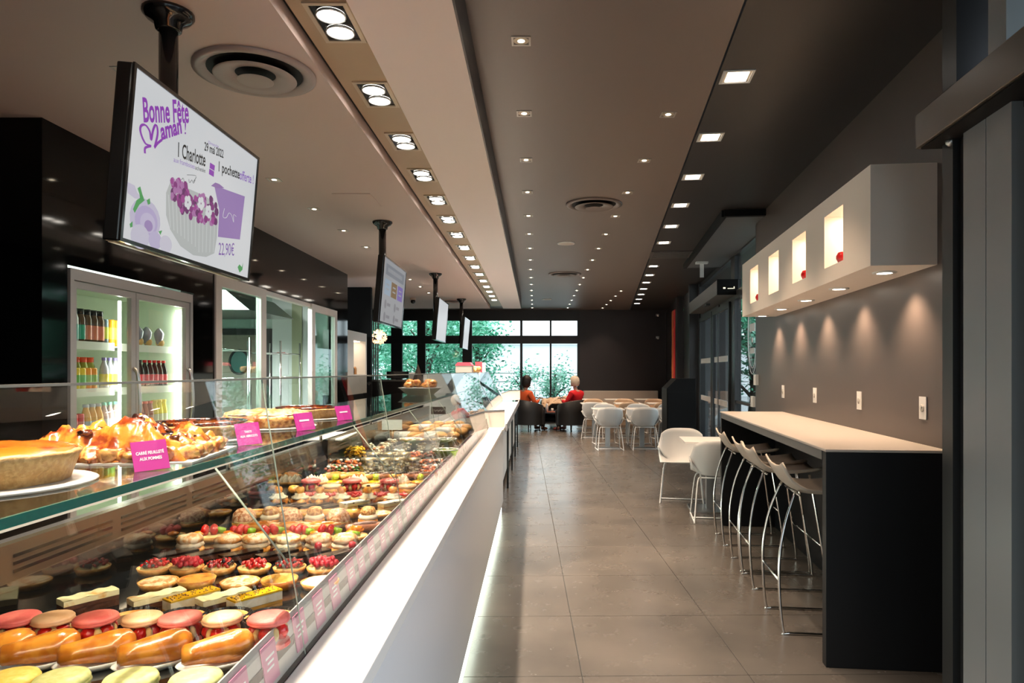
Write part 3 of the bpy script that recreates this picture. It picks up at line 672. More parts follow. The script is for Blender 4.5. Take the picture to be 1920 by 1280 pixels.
for i, (x, nm) in enumerate(cols):
    table(x + .02, 13.35, 'white square table, front row of the far seating, %s column' % nm)
    chair(x, 12.88, R((2, -3, -18)[i]), 'white shell chair seen from behind, front row, %s column' % nm)
    chair(x + .04, 13.85, R(180 + (5, -4, 0)[i]), 'white shell chair facing the camera behind the front row table, %s column' % nm)
    table(x - .05 + .1*i, 15.6, 'white square table, second row of the far seating, %s column' % nm)
    chair(x - .1 + .1*i, 15.0, R((-15, 0, 4)[i]), ('white' if i == 0 else 'tan') + ' shell chair seen from behind at the second row table, %s column' % nm, i > 0, 'second row shell chairs')
    chair(x + .0 + .08*i, 16.3, R(180), 'tan shell chair facing the camera at the second row table, %s column' % nm, True, 'second row shell chairs')
    table(x - .1 + .15*i, 17.75, 'white square table before the bench, %s column' % nm)
bn = thing('wall_bench', 'long bench with pale wood seat and white back rail along the far wall', 'bench', (0, 0, 0))
part('backrest', M().box(1.36, 3.45, 19.12, 19.28, .45, .92), mat('bench_white', (.74, .70, .66), .45), bn, .01)
part('seat', M().box(1.36, 3.45, 18.6, 19.12, .38, .45), mat('bench_wood', (.68, .52, .38), .45), bn, .01)
part('base', M().box(1.40, 3.45, 18.7, 19.28, 0, .38), mat('bench_wood', (.6,.5,.4)), bn); part('end_panel', M().box(1.33, 1.3599, 18.58, 19.28, 0, .6), white, bn)
# black lectern cabinet
lc = rthing('lectern_cabinet', 'black cabinet on castors with sloping top corner beside the white chairs', 'cabinet')
lx = 2.23
lc.location = (lx, 11.55, 0); lc.rotation_euler = (0, 0, 0)
part('body', M().prism([(0, .07), (.49, .07), (.49, 1.35), (.17, 1.35), (0, 1.18)], 0, .45, 'y'), blackm, lc, .004)
part('door', M().box(.02, .47, -.012, 0, .1, 1.12), blackm, lc)
for a, b in ((.05, .04), (.44, .04), (.05, .41), (.44, .41)):
    part('castor', M().tube([(a-.012, b, .032), (a+.012, b, .032)], .032, 12), steel, lc)
# armchairs
def armchair():
    o = []
    leather = mat('black_leather', (.010, .010, .011), .5)
    pts = []
    m = M()
    def f(u, v):
        a = math.pi*(1.0 + u) if False else R(-20) - u*R(320) + R(90) - R(50)
        a = R(-50) + u*R(-260) + R(0)  # sweep round the back, opening towards +y
        a = R(50) - u*R(280)
        r = .36 if True else 0; zt = .62 + .14*math.sin(math.pi*u)**1.5
        prof = [(0, .16), (0, zt), (-.02, zt+.015), (-.09, zt+.01), (-.10, zt-.02), (-.10, .34)]
        k = v*(len(prof)-1); i = min(int(k), len(prof)-2); q = k-i; dr = prof[i][0]*(1-q)+prof[i+1][0]*q; z = prof[i][1]*(1-q)+prof[i+1][1]*q
        return ((r+dr)*math.cos(a), (r*.95+dr)*math.sin(a), z)
    m.surf(f, 28, 10)
    o.append(P1('curved_back', m, leather))
    o.append(P1('seat_cushion', M().lathe([(0, .30), (.27, .30), (.285, .33), (.285, .42), (.26, .445), (0, .45)], 24, sy=1.05), leather))
    o.append(P1('base', M().lathe([(0, .16), (.33, .16), (.34, .30), (0, .30)], 24), leather))
    for x, y in ((-.24, -.22), (.24, -.22), (-.24, .24), (.24, .24)): o.append(P1('leg', M().tube([(x, y, .17), (x*1.1, y*1.1, 0)], [.018, .011], 8), blackm))
    return o
AC = armchair()
put(AC, 'armchair', 'black tub armchair holding the person in orange', 'armchair', (-.14, 16.9, 0), R(-50), 'black tub armchairs')
put(AC, 'armchair', 'black tub armchair holding the white-haired person in red', 'armchair', (.90, 16.8, 0), R(42), 'black tub armchairs')
ct = thing('coffee_table', 'low dark coffee table between the two armchairs', 'table', (.38, 17.3, 0))
part('table_top', M().box(-.28, .28, -.28, .28, .42, .445), mat('dark_wood', (.05,.035,.03), .2), ct); 
for x in (-.24, .24):
    for y in (-.24, .24): part('leg', M().tube([(x, y, .42), (x*1.1, y*1.1, 0)], [.018, .012], 8), blackm, ct)
CUP = [P1('wall', M().lathe([(0, 0), (.026, 0), (.034, .09), (.031, .09), (.024, .006), (0, .006)], 14), white)]
put([P1('body', M().lathe([(0,0),(.035,0),(.04,.12),(.03,.15),(.03,.19),(.014,.22),(0,.22)], 14), mat('milky', (.75,.76,.78), .2))], 'bottle', 'pale drink bottle on the low coffee table', 'bottle', (.30, 17.15, .445))
put(CUP, 'cup', 'white cup on the coffee table beside the bottle', 'cup', (.44, 17.2, .445))
put([P1('tray', M().box(-.1,.1,-.07,.07,0,.02), mat('cardboard_red', (.45,.12,.05), .5))], 'tray', 'small orange tray on the coffee table', 'tray', (.40, 17.1, .445), 0) 
# draped coat on a third low seat between the people
ob = thing('draped_coat', 'beige patterned coat laid over a black chair beside the person in red', 'coat', (.62, 17.75, 0))
def fc(u, v):
    x = -.45 + .95*u; y = .3 - .62*v; z = .74 + .10*u - .30*max(0, v-.45)**1.2*(1.3-u) + .02*math.sin(u*17+v*9)*(.4+v) + .012*math.sin(u*31)
    return (x, y, z)
o = part('cloth', M().surf(fc, 26, 18), mat('coat_pattern', (.62, .46, .32), .8, col2=(.25, .12, .06), scale=9, lo=.55, hi=.62), ob); o.modifiers.new('t', 'SOLIDIFY').thickness = .02
put([AC[0], AC[1], AC[2]] + AC[3:], 'armchair', 'black tub armchair under the beige coat, behind the coffee table', 'armchair', (.50, 18.0, 0), R(180), 'black tub armchairs')

# ------------------------------------------------------------------ people
def skinned(name, verts, edges, radii, m, parent, sub=2, root=0):
    me = bpy.data.meshes.new(name); me.from_pydata(verts, edges, []); me.materials.append(m)
    o = obj(name, me, parent); sk = o.modifiers.new('skin', 'SKIN'); sk.use_smooth_shade = True
    for i, r_ in enumerate(radii):
        d = me.skin_vertices[0].data[i]; d.radius = r_ if isinstance(r_, tuple) else (r_, r_); d.use_root = (i == root)
    s = o.modifiers.new('sub', 'SUBSURF'); s.levels = sub; s.render_levels = sub; return o
def person(loc, rz, label, top, trousers, hair, shoe, skin_c, short, lean=0, cup=False):
    t = thing('person', label, 'person', loc, rz)
    sk = mat('skin_%s' % hair.name, skin_c, .5)
    # faces +y. pelvis on seat at z .50
    V = [(0,-.06,.52),(0,-.09,.66),(0,-.12+lean,.82),(0,-.12+lean,.93),(0,-.10+lean,1.0),(0,-.08+lean,1.06),(0,-.06+lean,1.12)]
    ra = [(.15,.12),(.13,.10),(.15,.11),(.12,.085),(.05,.05),(.05,.055),(.05,.055)]; E = [(i,i+1) for i in range(6)]
    def addc(a, pts, rr):
        k = a
        for p, r_ in zip(pts, rr): V.append(p); ra.append(r_); E.append((k, len(V)-1)); k = len(V)-1
    for sx in (-1, 1):
        addc(3, [(sx*.19,-.11+lean,.93),(sx*.24,.0+lean,.70),(sx*.16,.20+lean,.74),(sx*.11,.27+lean,.79)], [.055,.042,.032,.026])
        addc(0, [(sx*.10,0,.50),(sx*.13,.36,.50),(sx*.13,.34,.12),(sx*.13,.33,.06),(sx*.14,.46,.035)], [.09,.065,.045,.035,.03])
    skinned('body', V, E, ra, sk, t)
    # head with face
    hd = M(); hc = Vector((0, -.05+lean, 1.20))
    hd.ball(tuple(hc), .088, 0, 20, 14, 1.28, sx=.86, sy=1.0)
    hd.ball((hc.x, hc.y+.092, hc.z-.015), .014, 0, 8, 6, 1.5); hd.ball((0, hc.y+.075, hc.z-.085), .035, 0, 10, 6, .6)
    for sx in (-1, 1): hd.ball((sx*.078, hc.y, hc.z-.01), .02, 0, 8, 6, 1.5, sx=.5)
    part('head', hd, sk, t)
    ey = M(); 
    for sx in (-1, 1): ey.ball((sx*.03, hc.y+.08, hc.z+.008), .011, 0, 8, 6)
    part('eyes', ey, black, t); part('mouth', M().ball((0, hc.y+.085, hc.z-.055), .02, 0, 8, 6, .25), mat('lips', (.4,.12,.1), .5), t)
    for sx in (-1, 1):                     # palm with five fingers, slightly curled
        px_, py_, pz_ = sx*.11, .27+lean, .79
        hv = [(px_, py_, pz_), (px_-sx*.02, py_+.05, pz_+.015)]; hr = [.024, (.032, .014)]; he = [(0, 1)]
        for q in range(4):
            bx_ = px_ - sx*.02 + (q-1.5)*.017; L = (.03, .036, .034, .026)[q]; k = len(hv)
            hv += [(bx_, py_+.075, pz_+.02), (bx_, py_+.075+L*.8, pz_+.012), (bx_, py_+.08+L, pz_-.008)]; hr += [.0085, .008, .0065]; he += [(1, k), (k, k+1), (k+1, k+2)]
        k = len(hv); hv += [(px_-sx*.045, py_+.03, pz_+.02), (px_-sx*.05, py_+.065, pz_+.02)]; hr += [.010, .008]; he += [(0, k), (k, k+1)]
        skinned('hand', hv, he, hr, sk, t, 1)
    # clothes: jumper over torso and arms, trousers, shoes
    tv = [(0,-.06,.50),(0,-.09,.66),(0,-.12+lean,.82),(0,-.12+lean,.94),(0,-.105+lean,1.025)]; tr = [(.175,.14),(.155,.125),(.175,.13),(.16,.115),(.085,.08)]; te = [(i,i+1) for i in range(4)]
    for sx in (-1, 1):
        k = len(tv); tv += [(sx*.20,-.11+lean,.93),(sx*.255,.0+lean,.69),(sx*.165,.19+lean,.74)]; tr += [.075,.06,.045]; te += [(3,k),(k,k+1),(k+1,k+2)]
    skinned('jumper', tv, te, tr, top, t)
    lv = [(0,-.06,.50)]; lr = [(.18,.13)]; le = []
    for sx in (-1, 1):
        k = len(lv); lv += [(sx*.10,0,.50),(sx*.13,.36,.505),(sx*.13,.34,.14),(sx*.13,.335,.09)]; lr += [.105,.082,.062,.06]; le += [(0,k),(k,k+1),(k+1,k+2),(k+2,k+3)]
        skinned('shoe', [(sx*.13,.30,.045),(sx*.135,.38,.045),(sx*.14,.50,.035)], [(0,1),(1,2)], [(.045,.045),(.048,.045),(.04,.032)], shoe, t, 1)
    skinned('trousers', lv, le, lr, trousers, t)
    hm = M()
    def hf(u, v):
        a = R(-90) - math.pi + 2*math.pi*u; el = R(90) - v*R(150 if not short else 135)
        face = max(0, math.cos(a - R(90)))
        if face > .25: el = max(el, R(28))
        rr = .108 + (.022 if not short else .010) + .006*noise.noise(Vector((u*9, v*9, 3)))
        return (rr*math.cos(el)*math.cos(a)*.92, hc.y-.012 + rr*math.cos(el)*math.sin(a)*1.02, hc.z+.012 + rr*1.18*math.sin(el))
    o = part('hair', hm.surf(hf, 32, 18), hair, t); o.modifiers.new('t', 'SOLIDIFY').thickness = .012
    return t
person((-.16, 16.93, 0), R(-50), 'person in an orange jacket with short dark hair, seated at the far left', mat('orange_cloth', (.80, .12, .03), .7), mat('dark_cloth', (.02,.02,.025), .8), mat('dark_hair', (.012,.008,.007), .5), mat('brown_shoe', (.12,.04,.02), .5), (.45,.26,.18), False)
person((.93, 16.86, 0), R(50), 'white-haired person in a red jumper and black trousers, seated at the right', mat('red_cloth', (.75, .01, .02), .7), MATS['dark_cloth'], mat('white_hair', (.72,.63,.52), .6), mat('red_shoe', (.22,.04,.03), .5), (.62,.40,.32), True)
# ------------------------------------------------------------------ drinks fridge in the left wall
fg = thing('drinks_fridge', 'tall silver framed drinks fridge with two glass doors in the black wall', 'fridge', (0, 0, 0))
FX, FY0, FY1, FZ = -2.905, 4.27, 5.80, 2.125
alu = mat('fridge_frame', (.50, .46, .44), .35, metal=.4); liner = mat('fridge_liner', (.62, .70, .56), .5)
m = M(); m.box(FX-.05, FX, FY0, FY0+.035, 0, FZ).box(FX-.05, FX, FY1-.035, FY1, 0, FZ).box(FX-.05, FX, FY0+.035, FY1-.035, FZ-.07, FZ).box(FX-.05, FX, FY0+.035, FY1-.035, 0, .12)
part('frame', m, alu, fg)
m = M(); m.box(FX-.62, FX-.6, FY0+.03, FY1-.03, .1, FZ-.05).box(FX-.6, FX-.06, FY0+.01, FY0+.03, .1, FZ-.05).box(FX-.6, FX-.06, FY1-.03, FY1-.01, .1, FZ-.05).box(FX-.6, FX-.06, FY0+.03, FY1-.03, FZ-.06, FZ-.04).box(FX-.6, FX-.06, FY0+.03, FY1-.03, .1, .12)
part('liner', m, liner, fg)
LED = emis('fridge_led', (.95, 1, .88), 9)
YM = 4.99
for y in (YM-.05, FY1-.07): part('led_tube', M().cyl((FX-.10, y, .25), (FX-.10, y, FZ-.14), .011, 8), LED, fg)
for z in (.70, 1.02, 1.34, 1.66):
    for a, b in ((FY0+.04, YM-.07), (YM+.01, FY1-.09)):
        part('shelf', M().box(FX-.55, FX-.14, a, b, z-.012, z).box(FX-.14, FX-.125, a, b, z-.035, z+.02), mat('shelf_white', (.80, .84, .76), .4), fg)
for k, (a, b) in enumerate(((FY0+.04, YM), (YM+.005, FY1-.04))):
    d = obj('door', M().box(FX-.045, FX-.012, a, a+.035, .13, FZ-.075).box(FX-.045, FX-.012, b-.055, b, .13, FZ-.075).box(FX-.045, FX-.012, a+.035, b-.055, .13, .2).box(FX-.045, FX-.012, a+.035, b-.055, FZ-.12, FZ-.075).mesh('door', alu), fg)
    part('pane', M().box(FX-.032, FX-.026, a+.035, b-.055, .2, FZ-.12), glass('fridge_glass', (.96,.99,.96), 1.3), d)
    part('handle', M().tube(cat3([(FX-.012, b-.03, 1.50), (FX+.02, b-.03, 1.45), (FX+.035, b-.03, 1.25), (FX+.02, b-.03, 1.05), (FX-.012, b-.03, 1.0)]), .013, 8), steel, d)
def bottle(body, label_, cap, h=.205, r=.029, neck=.012):
    b = M().lathe([(0, 0), (r*.9, 0), (r, .008), (r, h*.58), (r*.85, h*.7), (neck, h*.88), (neck, h*.93)], 12)
    return [P1('body', b, body), P1('label', M().lathe([(r+.0012, h*.16), (r+.0012, h*.50)], 12), label_), P1('cap', M().lathe([(neck*1.25, h*.91), (neck*1.25, h), (0, h)], 10), cap)]
def jar(body, label_, cap, h=.2, r=.03):
    return [P1('body', M().lathe([(0, 0), (r, 0), (r, h*.72), (r*.75, h*.84), (r*.72, h*.88)], 12), body), P1('label', M().lathe([(r+.0012, h*.14), (r+.0012, h*.55)], 12), label_), P1('cap', M().lathe([(r*.8, h*.85), (r*.8, h), (0, h)], 12), cap)]
def can(body, band, h=.15, r=.027): return [P1('body', M().lathe([(0, 0), (r*.85, 0), (r, .008), (r, h-.01), (r*.85, h), (0, h-.002)], 12), body), P1('label', M().lathe([(r+.001, h*.25), (r+.001, h*.7)], 12), band)]
c_ = lambda n, c, **k: mat('drink_' + n, c, k.pop('rough', .25), **k)
B = dict(
 dgreen=jar(c_('brown', (.12,.06,.02)), c_('green', (.05,.45,.28)), c_('blackcap', (.01,.01,.012)), .24, .032), dorange=jar(c_('brown', (.12,.06,.02)), c_('salmon', (.8,.25,.14)), c_('blackcap', (.01,)*3), .24, .032),
 milk=jar(c_('pale', (.7,.8,.8)), c_('mint', (.2,.6,.5)), c_('blackcap', (.01,)*3), .24, .032), gcan=can(c_('steelblue', (.2,.3,.35)), c_('lime', (.5,.75,.1)), .19, .022), ocan=can(c_('orange', (.9,.35,.02)), c_('yellowor', (.95,.6,.1)), .19, .028),
 redcap=jar(c_('olive', (.30,.32,.03)), c_('green2', (.15,.35,.03)), c_('redcap', (.8,.09,.02)), .235, .034), ycan=can(c_('yellow', (.9,.7,.05)), c_('green3', (.15,.5,.08)), .16, .026), ocan2=can(c_('orange', (.9,.35,.02)), c_('greenband', (.3,.5,.05)), .16, .026),
 water=bottle(c_('lilacglass', (.55,.55,.62)), c_('yellow', (.9,.7,.05)), c_('lilaccap', (.35,.3,.65)), .235, .03), cola=bottle(c_('cola', (.03,.008,.004)), c_('redlab', (.75,.02,.03)), c_('redcap2', (.7,.02,.02)), .225, .03),
 colad=bottle(c_('cola', (.03,.008,.004)), c_('redlab', (.75,.02,.03)), c_('blackcap', (.01,)*3), .225, .03), rcan=can(c_('red', (.7,.03,.04)), c_('rose', (.75,.2,.2)), .17, .028), oj=bottle(c_('orangejuice', (.85,.42,.05)), c_('greylab', (.5,.55,.62)), c_('greycap', (.5,.52,.6)), .23, .032, .016),
 rose=bottle(c_('rosewater', (.6,.42,.42)), c_('whitelab', (.75,.72,.75)), c_('mintcap', (.3,.75,.6)), .235, .029), rtea=bottle(c_('redtea', (.45,.1,.03)), c_('peach', (.6,.3,.2)), c_('redcap', (.8,.09,.02)), .22, .03, .018), lem=bottle(c_('lemon', (.95,.78,.02)), c_('palelab', (.85,.85,.6)), c_('ycap', (.95,.7,.02)), .225, .03, .018))
bagm = M()
def bf(u, v):
    a = 2*math.pi*u; k = math.sin(min(1, v*1.25)*math.pi*.5) if v < .8 else (1 - .75*(v-.8)/.2); return (.045*k*math.cos(a)*(1+.12*noise.noise(Vector((u*6, v*5, 0)))), .035*k*math.sin(a), .17*v)
bagm.surf(bf, 14, 8); BAG = [P1('wrapper', bagm, mat('foil_grey', (.35,.35,.42), .25, metal=.5)), P1('bread_roll', M().ball((.012, 0, .05), .034, 0, 10, 6), mat('bun', (.6,.35,.12), .5))]
def shelfrow(who, z, x, y0, dy, keys, words_):
    for i, k in enumerate(keys):
        if not k: continue
        nm = 'bottle' if 'can' not in k else 'drink_can'
        put(B[k], nm, '%s, %s from left, %s' % (words_[k], ORD[i], who), 'bottle' if nm == 'bottle' else 'can', (x, y0 + dy*i, z), 0, 'drinks, ' + who)
W = dict(dgreen='dark capped bottle with green label', dorange='dark capped bottle with salmon label', milk='dark capped bottle with pale mint label', gcan='slim blue can with lime band', ocan='orange can', redcap='red capped olive bottle', ycan='yellow and green can',
         ocan2='orange can with green band', water='lilac capped bottle with yellow label', cola='cola bottle with red label and red cap', colad='cola bottle with red label and dark cap', rcan='red can', oj='orange juice bottle with grey label', rose='pink water bottle with mint cap', rtea='red capped iced tea bottle', lem='yellow lemonade bottle with yellow cap')
shelfrow('top shelf, left fridge door', 1.66, -3.08, 4.55, .068, ['milk','dgreen','dorange','dorange','dorange','gcan','ocan','ocan'], W)
shelfrow('front row, second shelf, left fridge door', 1.34, -3.07, 4.56, .06, ['ycan','ycan','ocan2','ocan2'], W)
shelfrow('back row, second shelf, left fridge door', 1.34, -3.15, 4.60, .075, ['redcap','redcap','redcap','redcap'], W)
shelfrow('right part, second shelf, left fridge door', 1.34, -3.08, 4.88, .065, ['water','water','water'], W)
shelfrow('third shelf, left fridge door', 1.02, -3.08, 4.55, .066, ['rcan','rcan','oj','oj','oj','rose','rose','rose'], W)
shelfrow('second shelf, right fridge door', 1.34, -3.08, 5.32, .068, ['colad','cola','cola','cola','cola','cola'], W)
shelfrow('third shelf, right fridge door', 1.02, -3.08, 5.32, .068, ['rtea','rtea','rtea','lem','lem','lem'], W)
shelfrow('lowest shelf, left fridge door', .70, -3.08, 4.55, .068, ['rtea','oj','rcan','ocan','ocan','ycan','ycan'], W)
for i in range(3): put(BAG, 'snack_bag', '%s clear snack bag with a roll on the top right fridge shelf' % ORD[i], 'bag', (-3.1, 5.33 + .12*i + (.06 if i == 2 else 0), 1.66), R(80), 'snack bags in the fridge')

# ------------------------------------------------------------------ white framed service window and the room behind
cream = mat('cream_frame', (.66, .58, .53), .4)
wf = struct('window_4', M().box(-2.95, -2.895, 6.2, 6.32, .9, 2.355).box(-2.95, -2.895, 7.22, 7.36, .9, 2.355).box(-2.95, -2.895, 6.32, 7.22, 2.26, 2.355).box(-2.95, -2.895, 6.32, 7.22, .9, 1.0)
   .box(-3.0, -2.92, 7.36, 8.87, 2.31, 2.355).box(-2.95, -2.895, 8.87, 9.0, .9, 2.355).box(-2.95, -2.895, 9.88, 10.0, .9, 2.355).box(-2.95, -2.895, 9.0, 9.88, 2.26, 2.355).box(-2.95, -2.895, 9.0, 9.88, .9, 1.0).box(-3.0, -2.92, 7.36, 8.87, .86, .9), cream)
for a, b in ((6.32, 7.22), (9.0, 9.88)): part('pane', M().box(-2.925, -2.918, a, b, 1.0, 2.26), glass('tinted_glass', (.80,.92,.88), 1.6), wf)
struct('wall_service', M().box(-6, -5.9, 4.12, 11, 0, 2.95).box(-5.9, -3.31, 10.9, 11, 0, 2.95), mat('sage_wall', (.56, .66, .60), .6))
struct('ceiling', M().box(-5.9, -3.03, 4.11, 11, 2.75, 2.97), mat('room_ceiling', (.5,.56,.52), .6))
struct('trim_5', M().box(-4.18, -3.86, 10.86, 10.9, 0, 2.7).box(-3.70, -3.52, 10.86, 10.9, 0, 2.7), mat('white_panel', (.78,.82,.79), .5))
struct('trim_6', M().box(-3.86, -3.70, 10.84, 10.9, 0, 2.7), mat('olive_panel', (.42,.44,.28), .5))
sd = struct('door_3', M().box(-5.05, -4.43, 10.85, 10.9, 0, 2.05), mat('brown_door', (.42,.32,.26), .5))
part('porthole_frame', M().tube([(-4.70+.15*math.cos(k*math.pi/12), 10.845, 1.62+.19*math.sin(k*math.pi/12)) for k in range(24)], .018, 8, 0, True), darkmetal, sd)
part('porthole_glass', M().lathe([(0,0),(.145,0)], 24, sy=1.27), mat('porthole', (.05,.16,.15), .1), sd, loc=(-4.70, 10.846, 1.62)).rotation_euler = (R(90), 0, 0)
struct('trim_7', M().box(-4.42, -4.19, 10.86, 10.9, 0, 2.05).box(-5.2, -4.19, 10.86, 10.9, 2.05, 2.15), mat('dark_gap', (.03,.02,.02), .5))
hd = thing('extractor_hood', 'steel extractor hood under the ceiling of the back room', 'hood'); part('canopy', M().prism([(-5.4, 2.25), (-3.6, 2.25), (-3.9, 2.5), (-5.2, 2.5)], 8.6, 10.2, 'y'), steel, hd); part('duct', M().box(-4.8, -4.4, 9.0, 9.6, 2.5, 2.75), steel, hd)
for nm, x, y, lb in (('a', -3.35, 7.2, 'chrome wire rack behind the left service window pane'), ('b', -3.35, 8.8, 'chrome wire rack in the open middle of the service window')):
    t = thing('wire_rack', lb, 'rack', (x, y, 0))
    for a in (-.2, .2):
        for b in (-.35, .35): part('post', M().cyl((a, b, 0), (a, b, 1.85), .014, 8), chrome, t)
    for z in (.5, .95, 1.4, 1.7):
        m = M(); m.cyl((-.2,-.35,z), (-.2,.35,z), .006, 6).cyl((.2,-.35,z), (.2,.35,z), .006, 6).cyl((-.2,-.35,z), (.2,-.35,z), .006, 6).cyl((-.2,.35,z), (.2,.35,z), .006, 6)
        for q in range(9): m.cyl((-.2, -.3+q*.075, z), (.2, -.3+q*.075, z), .003, 4)
        part('wire_shelf', m, chrome, t)
nt_ = thing('wall_notice', 'white printed notice sheets on the pale panel of the back room', 'notice'); 
for z in (1.62, 1.15): part('sheet', M().box(-4.12, -3.92, 10.85, 10.859, z-.2, z+.2), mat('paper', (.85,.87,.85), .7), nt_)
part('print_lines', M().box(-4.1, -3.97, 10.845, 10.849, 1.76, 1.775), mat('print_red', (.6,.1,.1), .6), nt_)
rl_ = thing('room_light', 'ceiling light strip of the back room', 'ceiling light', (-4.1, 6.6, 2.74)); part('tube', M().box(-.08, .08, -1.2, 1.2, -.03, 0), emis('room_glow', (.9, 1, .93), 1.2), rl_)
l = bpy.data.lights.new('lamp_light', 'AREA'); l.shape = 'RECTANGLE'; l.size = .3; l.size_y = 2.6; l.energy = 230; l.color = (.88, 1, .94); o = bpy.data.objects.new('lamp_light', l); C.objects.link(o); o.parent = rl_; o.location = (0, 0, -.04)
# lit white serving niche further along
sn = thing('serving_niche', 'white serving niche with warm lit recess at the end of the black wall', 'niche', (0,0,0))
part('panel', M().box(-3.3, -2.92, 10.62, 11.0, 1.1, 2.12).box(-3.3, -2.92, 11.0, 11.85, 1.1, 1.42).box(-3.3, -2.92, 11.78, 11.85, 1.42, 2.12).box(-3.3, -2.92, 11.0, 11.78, 1.98, 2.12), mat('niche_white', (.66,.64,.62), .45), sn)
part('recess', M().box(-3.3, -3.25, 11.0, 11.78, 1.42, 1.98), mat('niche_cream', (.85,.78,.68), .6), sn)
part('niche_lamp', M().box(-3.2, -3.0, 11.1, 11.7, 1.972, 1.979), emis('niche_glow2', (1,.8,.58), 4), sn); part('base_cabinet', M().box(-3.3, -2.9, 10.62, 11.85, 0, 1.0999), blackm, sn)
for k in range(3): put([P1('body', M().lathe([(0,0),(.035,0),(.035,.1),(.02,.13),(0,.13)], 12), (blackm, blackm, mat('wood_jar', (.4,.2,.08), .5))[k])], 'jar', ('black jar in the serving niche, left', 'black jar in the serving niche, middle', 'brown jar in the serving niche, right')[k], 'jar', (-3.05, 11.25+.15*k, 1.42))
sc_ = thing('service_counter', 'black back counter below the farther black window posts', 'counter', (0,0,0)); part('body', M().box(-3.6, -1.95, 12.9, 13.5, 0, 1.28), blackm, sc_); part('worktop', M().box(-3.62, -1.93, 12.88, 13.52, 1.28, 1.31), mat('grey_top', (.12,.12,.12), .4), sc_)
cr = thing('cash_register', 'cash register with white receipt printer on the black back counter', 'register', (-2.6, 12.98, 1.31)); part('screen', M().box(-.22, .2, 0, .04, .03, .16), black, cr); part('stand', M().box(-.05, .05, .02, .14, 0, .05), blackm, cr); part('printer', M().box(.22, .36, -.05, .12, 0, .14), white, cr)
cb = thing('service_cupboard', 'long black base cupboard along the wall behind the showcase', 'cupboard'); part('body', M().box(-2.88, -2.35, 6.1, 10.5, 0, .9), blackm, cb); part('worktop', M().box(-2.885, -2.33, 6.08, 10.52, .9, .93), mat('grey_top', (.12,.12,.12), .4), cb)
for k in range(6): part('door', M().box(-2.349, -2.335, 6.12+k*.73, 6.81+k*.73, .08, .86), black, cb)

# ------------------------------------------------------------------ pastry showcases
gx = lambda z: -.468 - .159*(z - .9)
face = mat('counter_face', (.80, .83, .87), .22); ledge = mat('counter_ledge', (.86, .845, .81), .3)
sh = thing('pastry_showcase', 'long glass pastry showcase with white ledge and grey front', 'showcase', (0,0,0))
Ya, Yb = -1.2, 6.98
part('front_panel', M().box(-.36, -.33, Ya, Yb+.1, .13, .862), face, sh, .002)
part('ledge', M().box(-.468, -.322, Ya, Yb+.1, .8621, .9), ledge, sh, .003)
part('plinth', M().box(-1.15, -.40, Ya, Yb, 0, .5), blackm, sh)
part('led_strip', M().box(-.352, -.346, Ya, Yb+.1, .0, .128), emis('strip_glow', (.88, 1, .84), 2.6), sh)
part('deck', M().box(-1.08, -.485, Ya, Yb, .93, .95), mat('deck_black', (.006,.006,.007), .07), sh)
part('back_panel', M().box(-1.10, -1.08, Ya, Yb, .90, 1.045), mat('back_gloss', (.008,.007,.006), .05, spec=1), sh)
part('vent_panel', M().box(-1.10, -1.078, Ya, Yb, 1.0451, 1.124), mat('bronze_panel', (.12,.09,.065), .25, metal=.6), sh)
vp = M()
for k in range(22):
    for z in (1.062, 1.078, 1.094): vp.box(-1.0779, -1.0765, Ya+.02+k*.37, Ya+.35+k*.37, z, z+.007)
part('vent_slots', vp, black, sh)['kind'] = 'stuff'
part('divider_post', M().box(-1.075, -1.05, 3.46, 3.49, .95, 1.13), black, sh); part('divider_post', M().box(-1.075, -1.06, 3.495, 3.505, .95, 1.13), mat('brass', (.6,.4,.15), .25, metal=1), sh)
part('back_body', M().box(-1.2, -1.1, Ya, Yb, .4, 1.05), blackm, sh)
joints = [Ya] + [-.74 + 1.07*k for k in range(0, 8)] + [Yb]; joints = sorted(set([Ya, -.74, .33, 1.40, 2.47, 3.54, 4.61, 5.68, 6.72]))
for a, b in zip(joints, joints[1:]):
    m = M(); m.prism([(gx(.9), .9), (gx(1.462), 1.462), (gx(1.462)-.006, 1.462), (gx(.9)-.006, .9)], a+.0015, b-.0015, 'y')
    part('glass_panel', m, clear, sh)
em = mat('glass_edge_pale', (.38, .44, .36), .2); 
part('glass_top_edge', M().box(gx(1.462)-.0065, gx(1.462)+.0005, Ya, 6.72, 1.4622, 1.4655), mat('glass_edge_grey', (.30,.27,.22), .2), sh)
for y in joints[1:-1] + [6.72]: part('glass_joint', M().tube([(gx(.9)-.003, y, .9), (gx(1.462)-.003, y, 1.462)], .0016, 6), em, sh)
part('glass_shelf', M().box(-1.13, -.664, Ya, 5.6, 1.283, 1.297), glass('shelf_glass', (.90,.97,.94), 1.5), sh)
part('shelf_edge', M().box(-.6638, -.659, Ya, 5.6, 1.283, 1.297), gedge, sh)
lt = part('added_shelf_strip', M().box(-.690, -.672, Ya, 5.6, 1.2755, 1.2825), emis('added_strip_glow', (1, .85, .65), .35), sh)  # glowing strip added under the shelf edge to brighten the pastries
for q in range(4):  # warm area lights added along that strip, aimed down at the deck
    l = bpy.data.lights.new('lamp_light', 'AREA'); l.shape = 'RECTANGLE'; l.size = .015; l.size_y = 1.65; l.energy = 2.6; l.color = (1, .78, .52)
    o = bpy.data.objects.new('lamp_light', l); C.objects.link(o); o.parent = sh; o.location = (-.683, -.35 + 1.7*q, 1.274); o.rotation_euler = (0, R(18), 0)
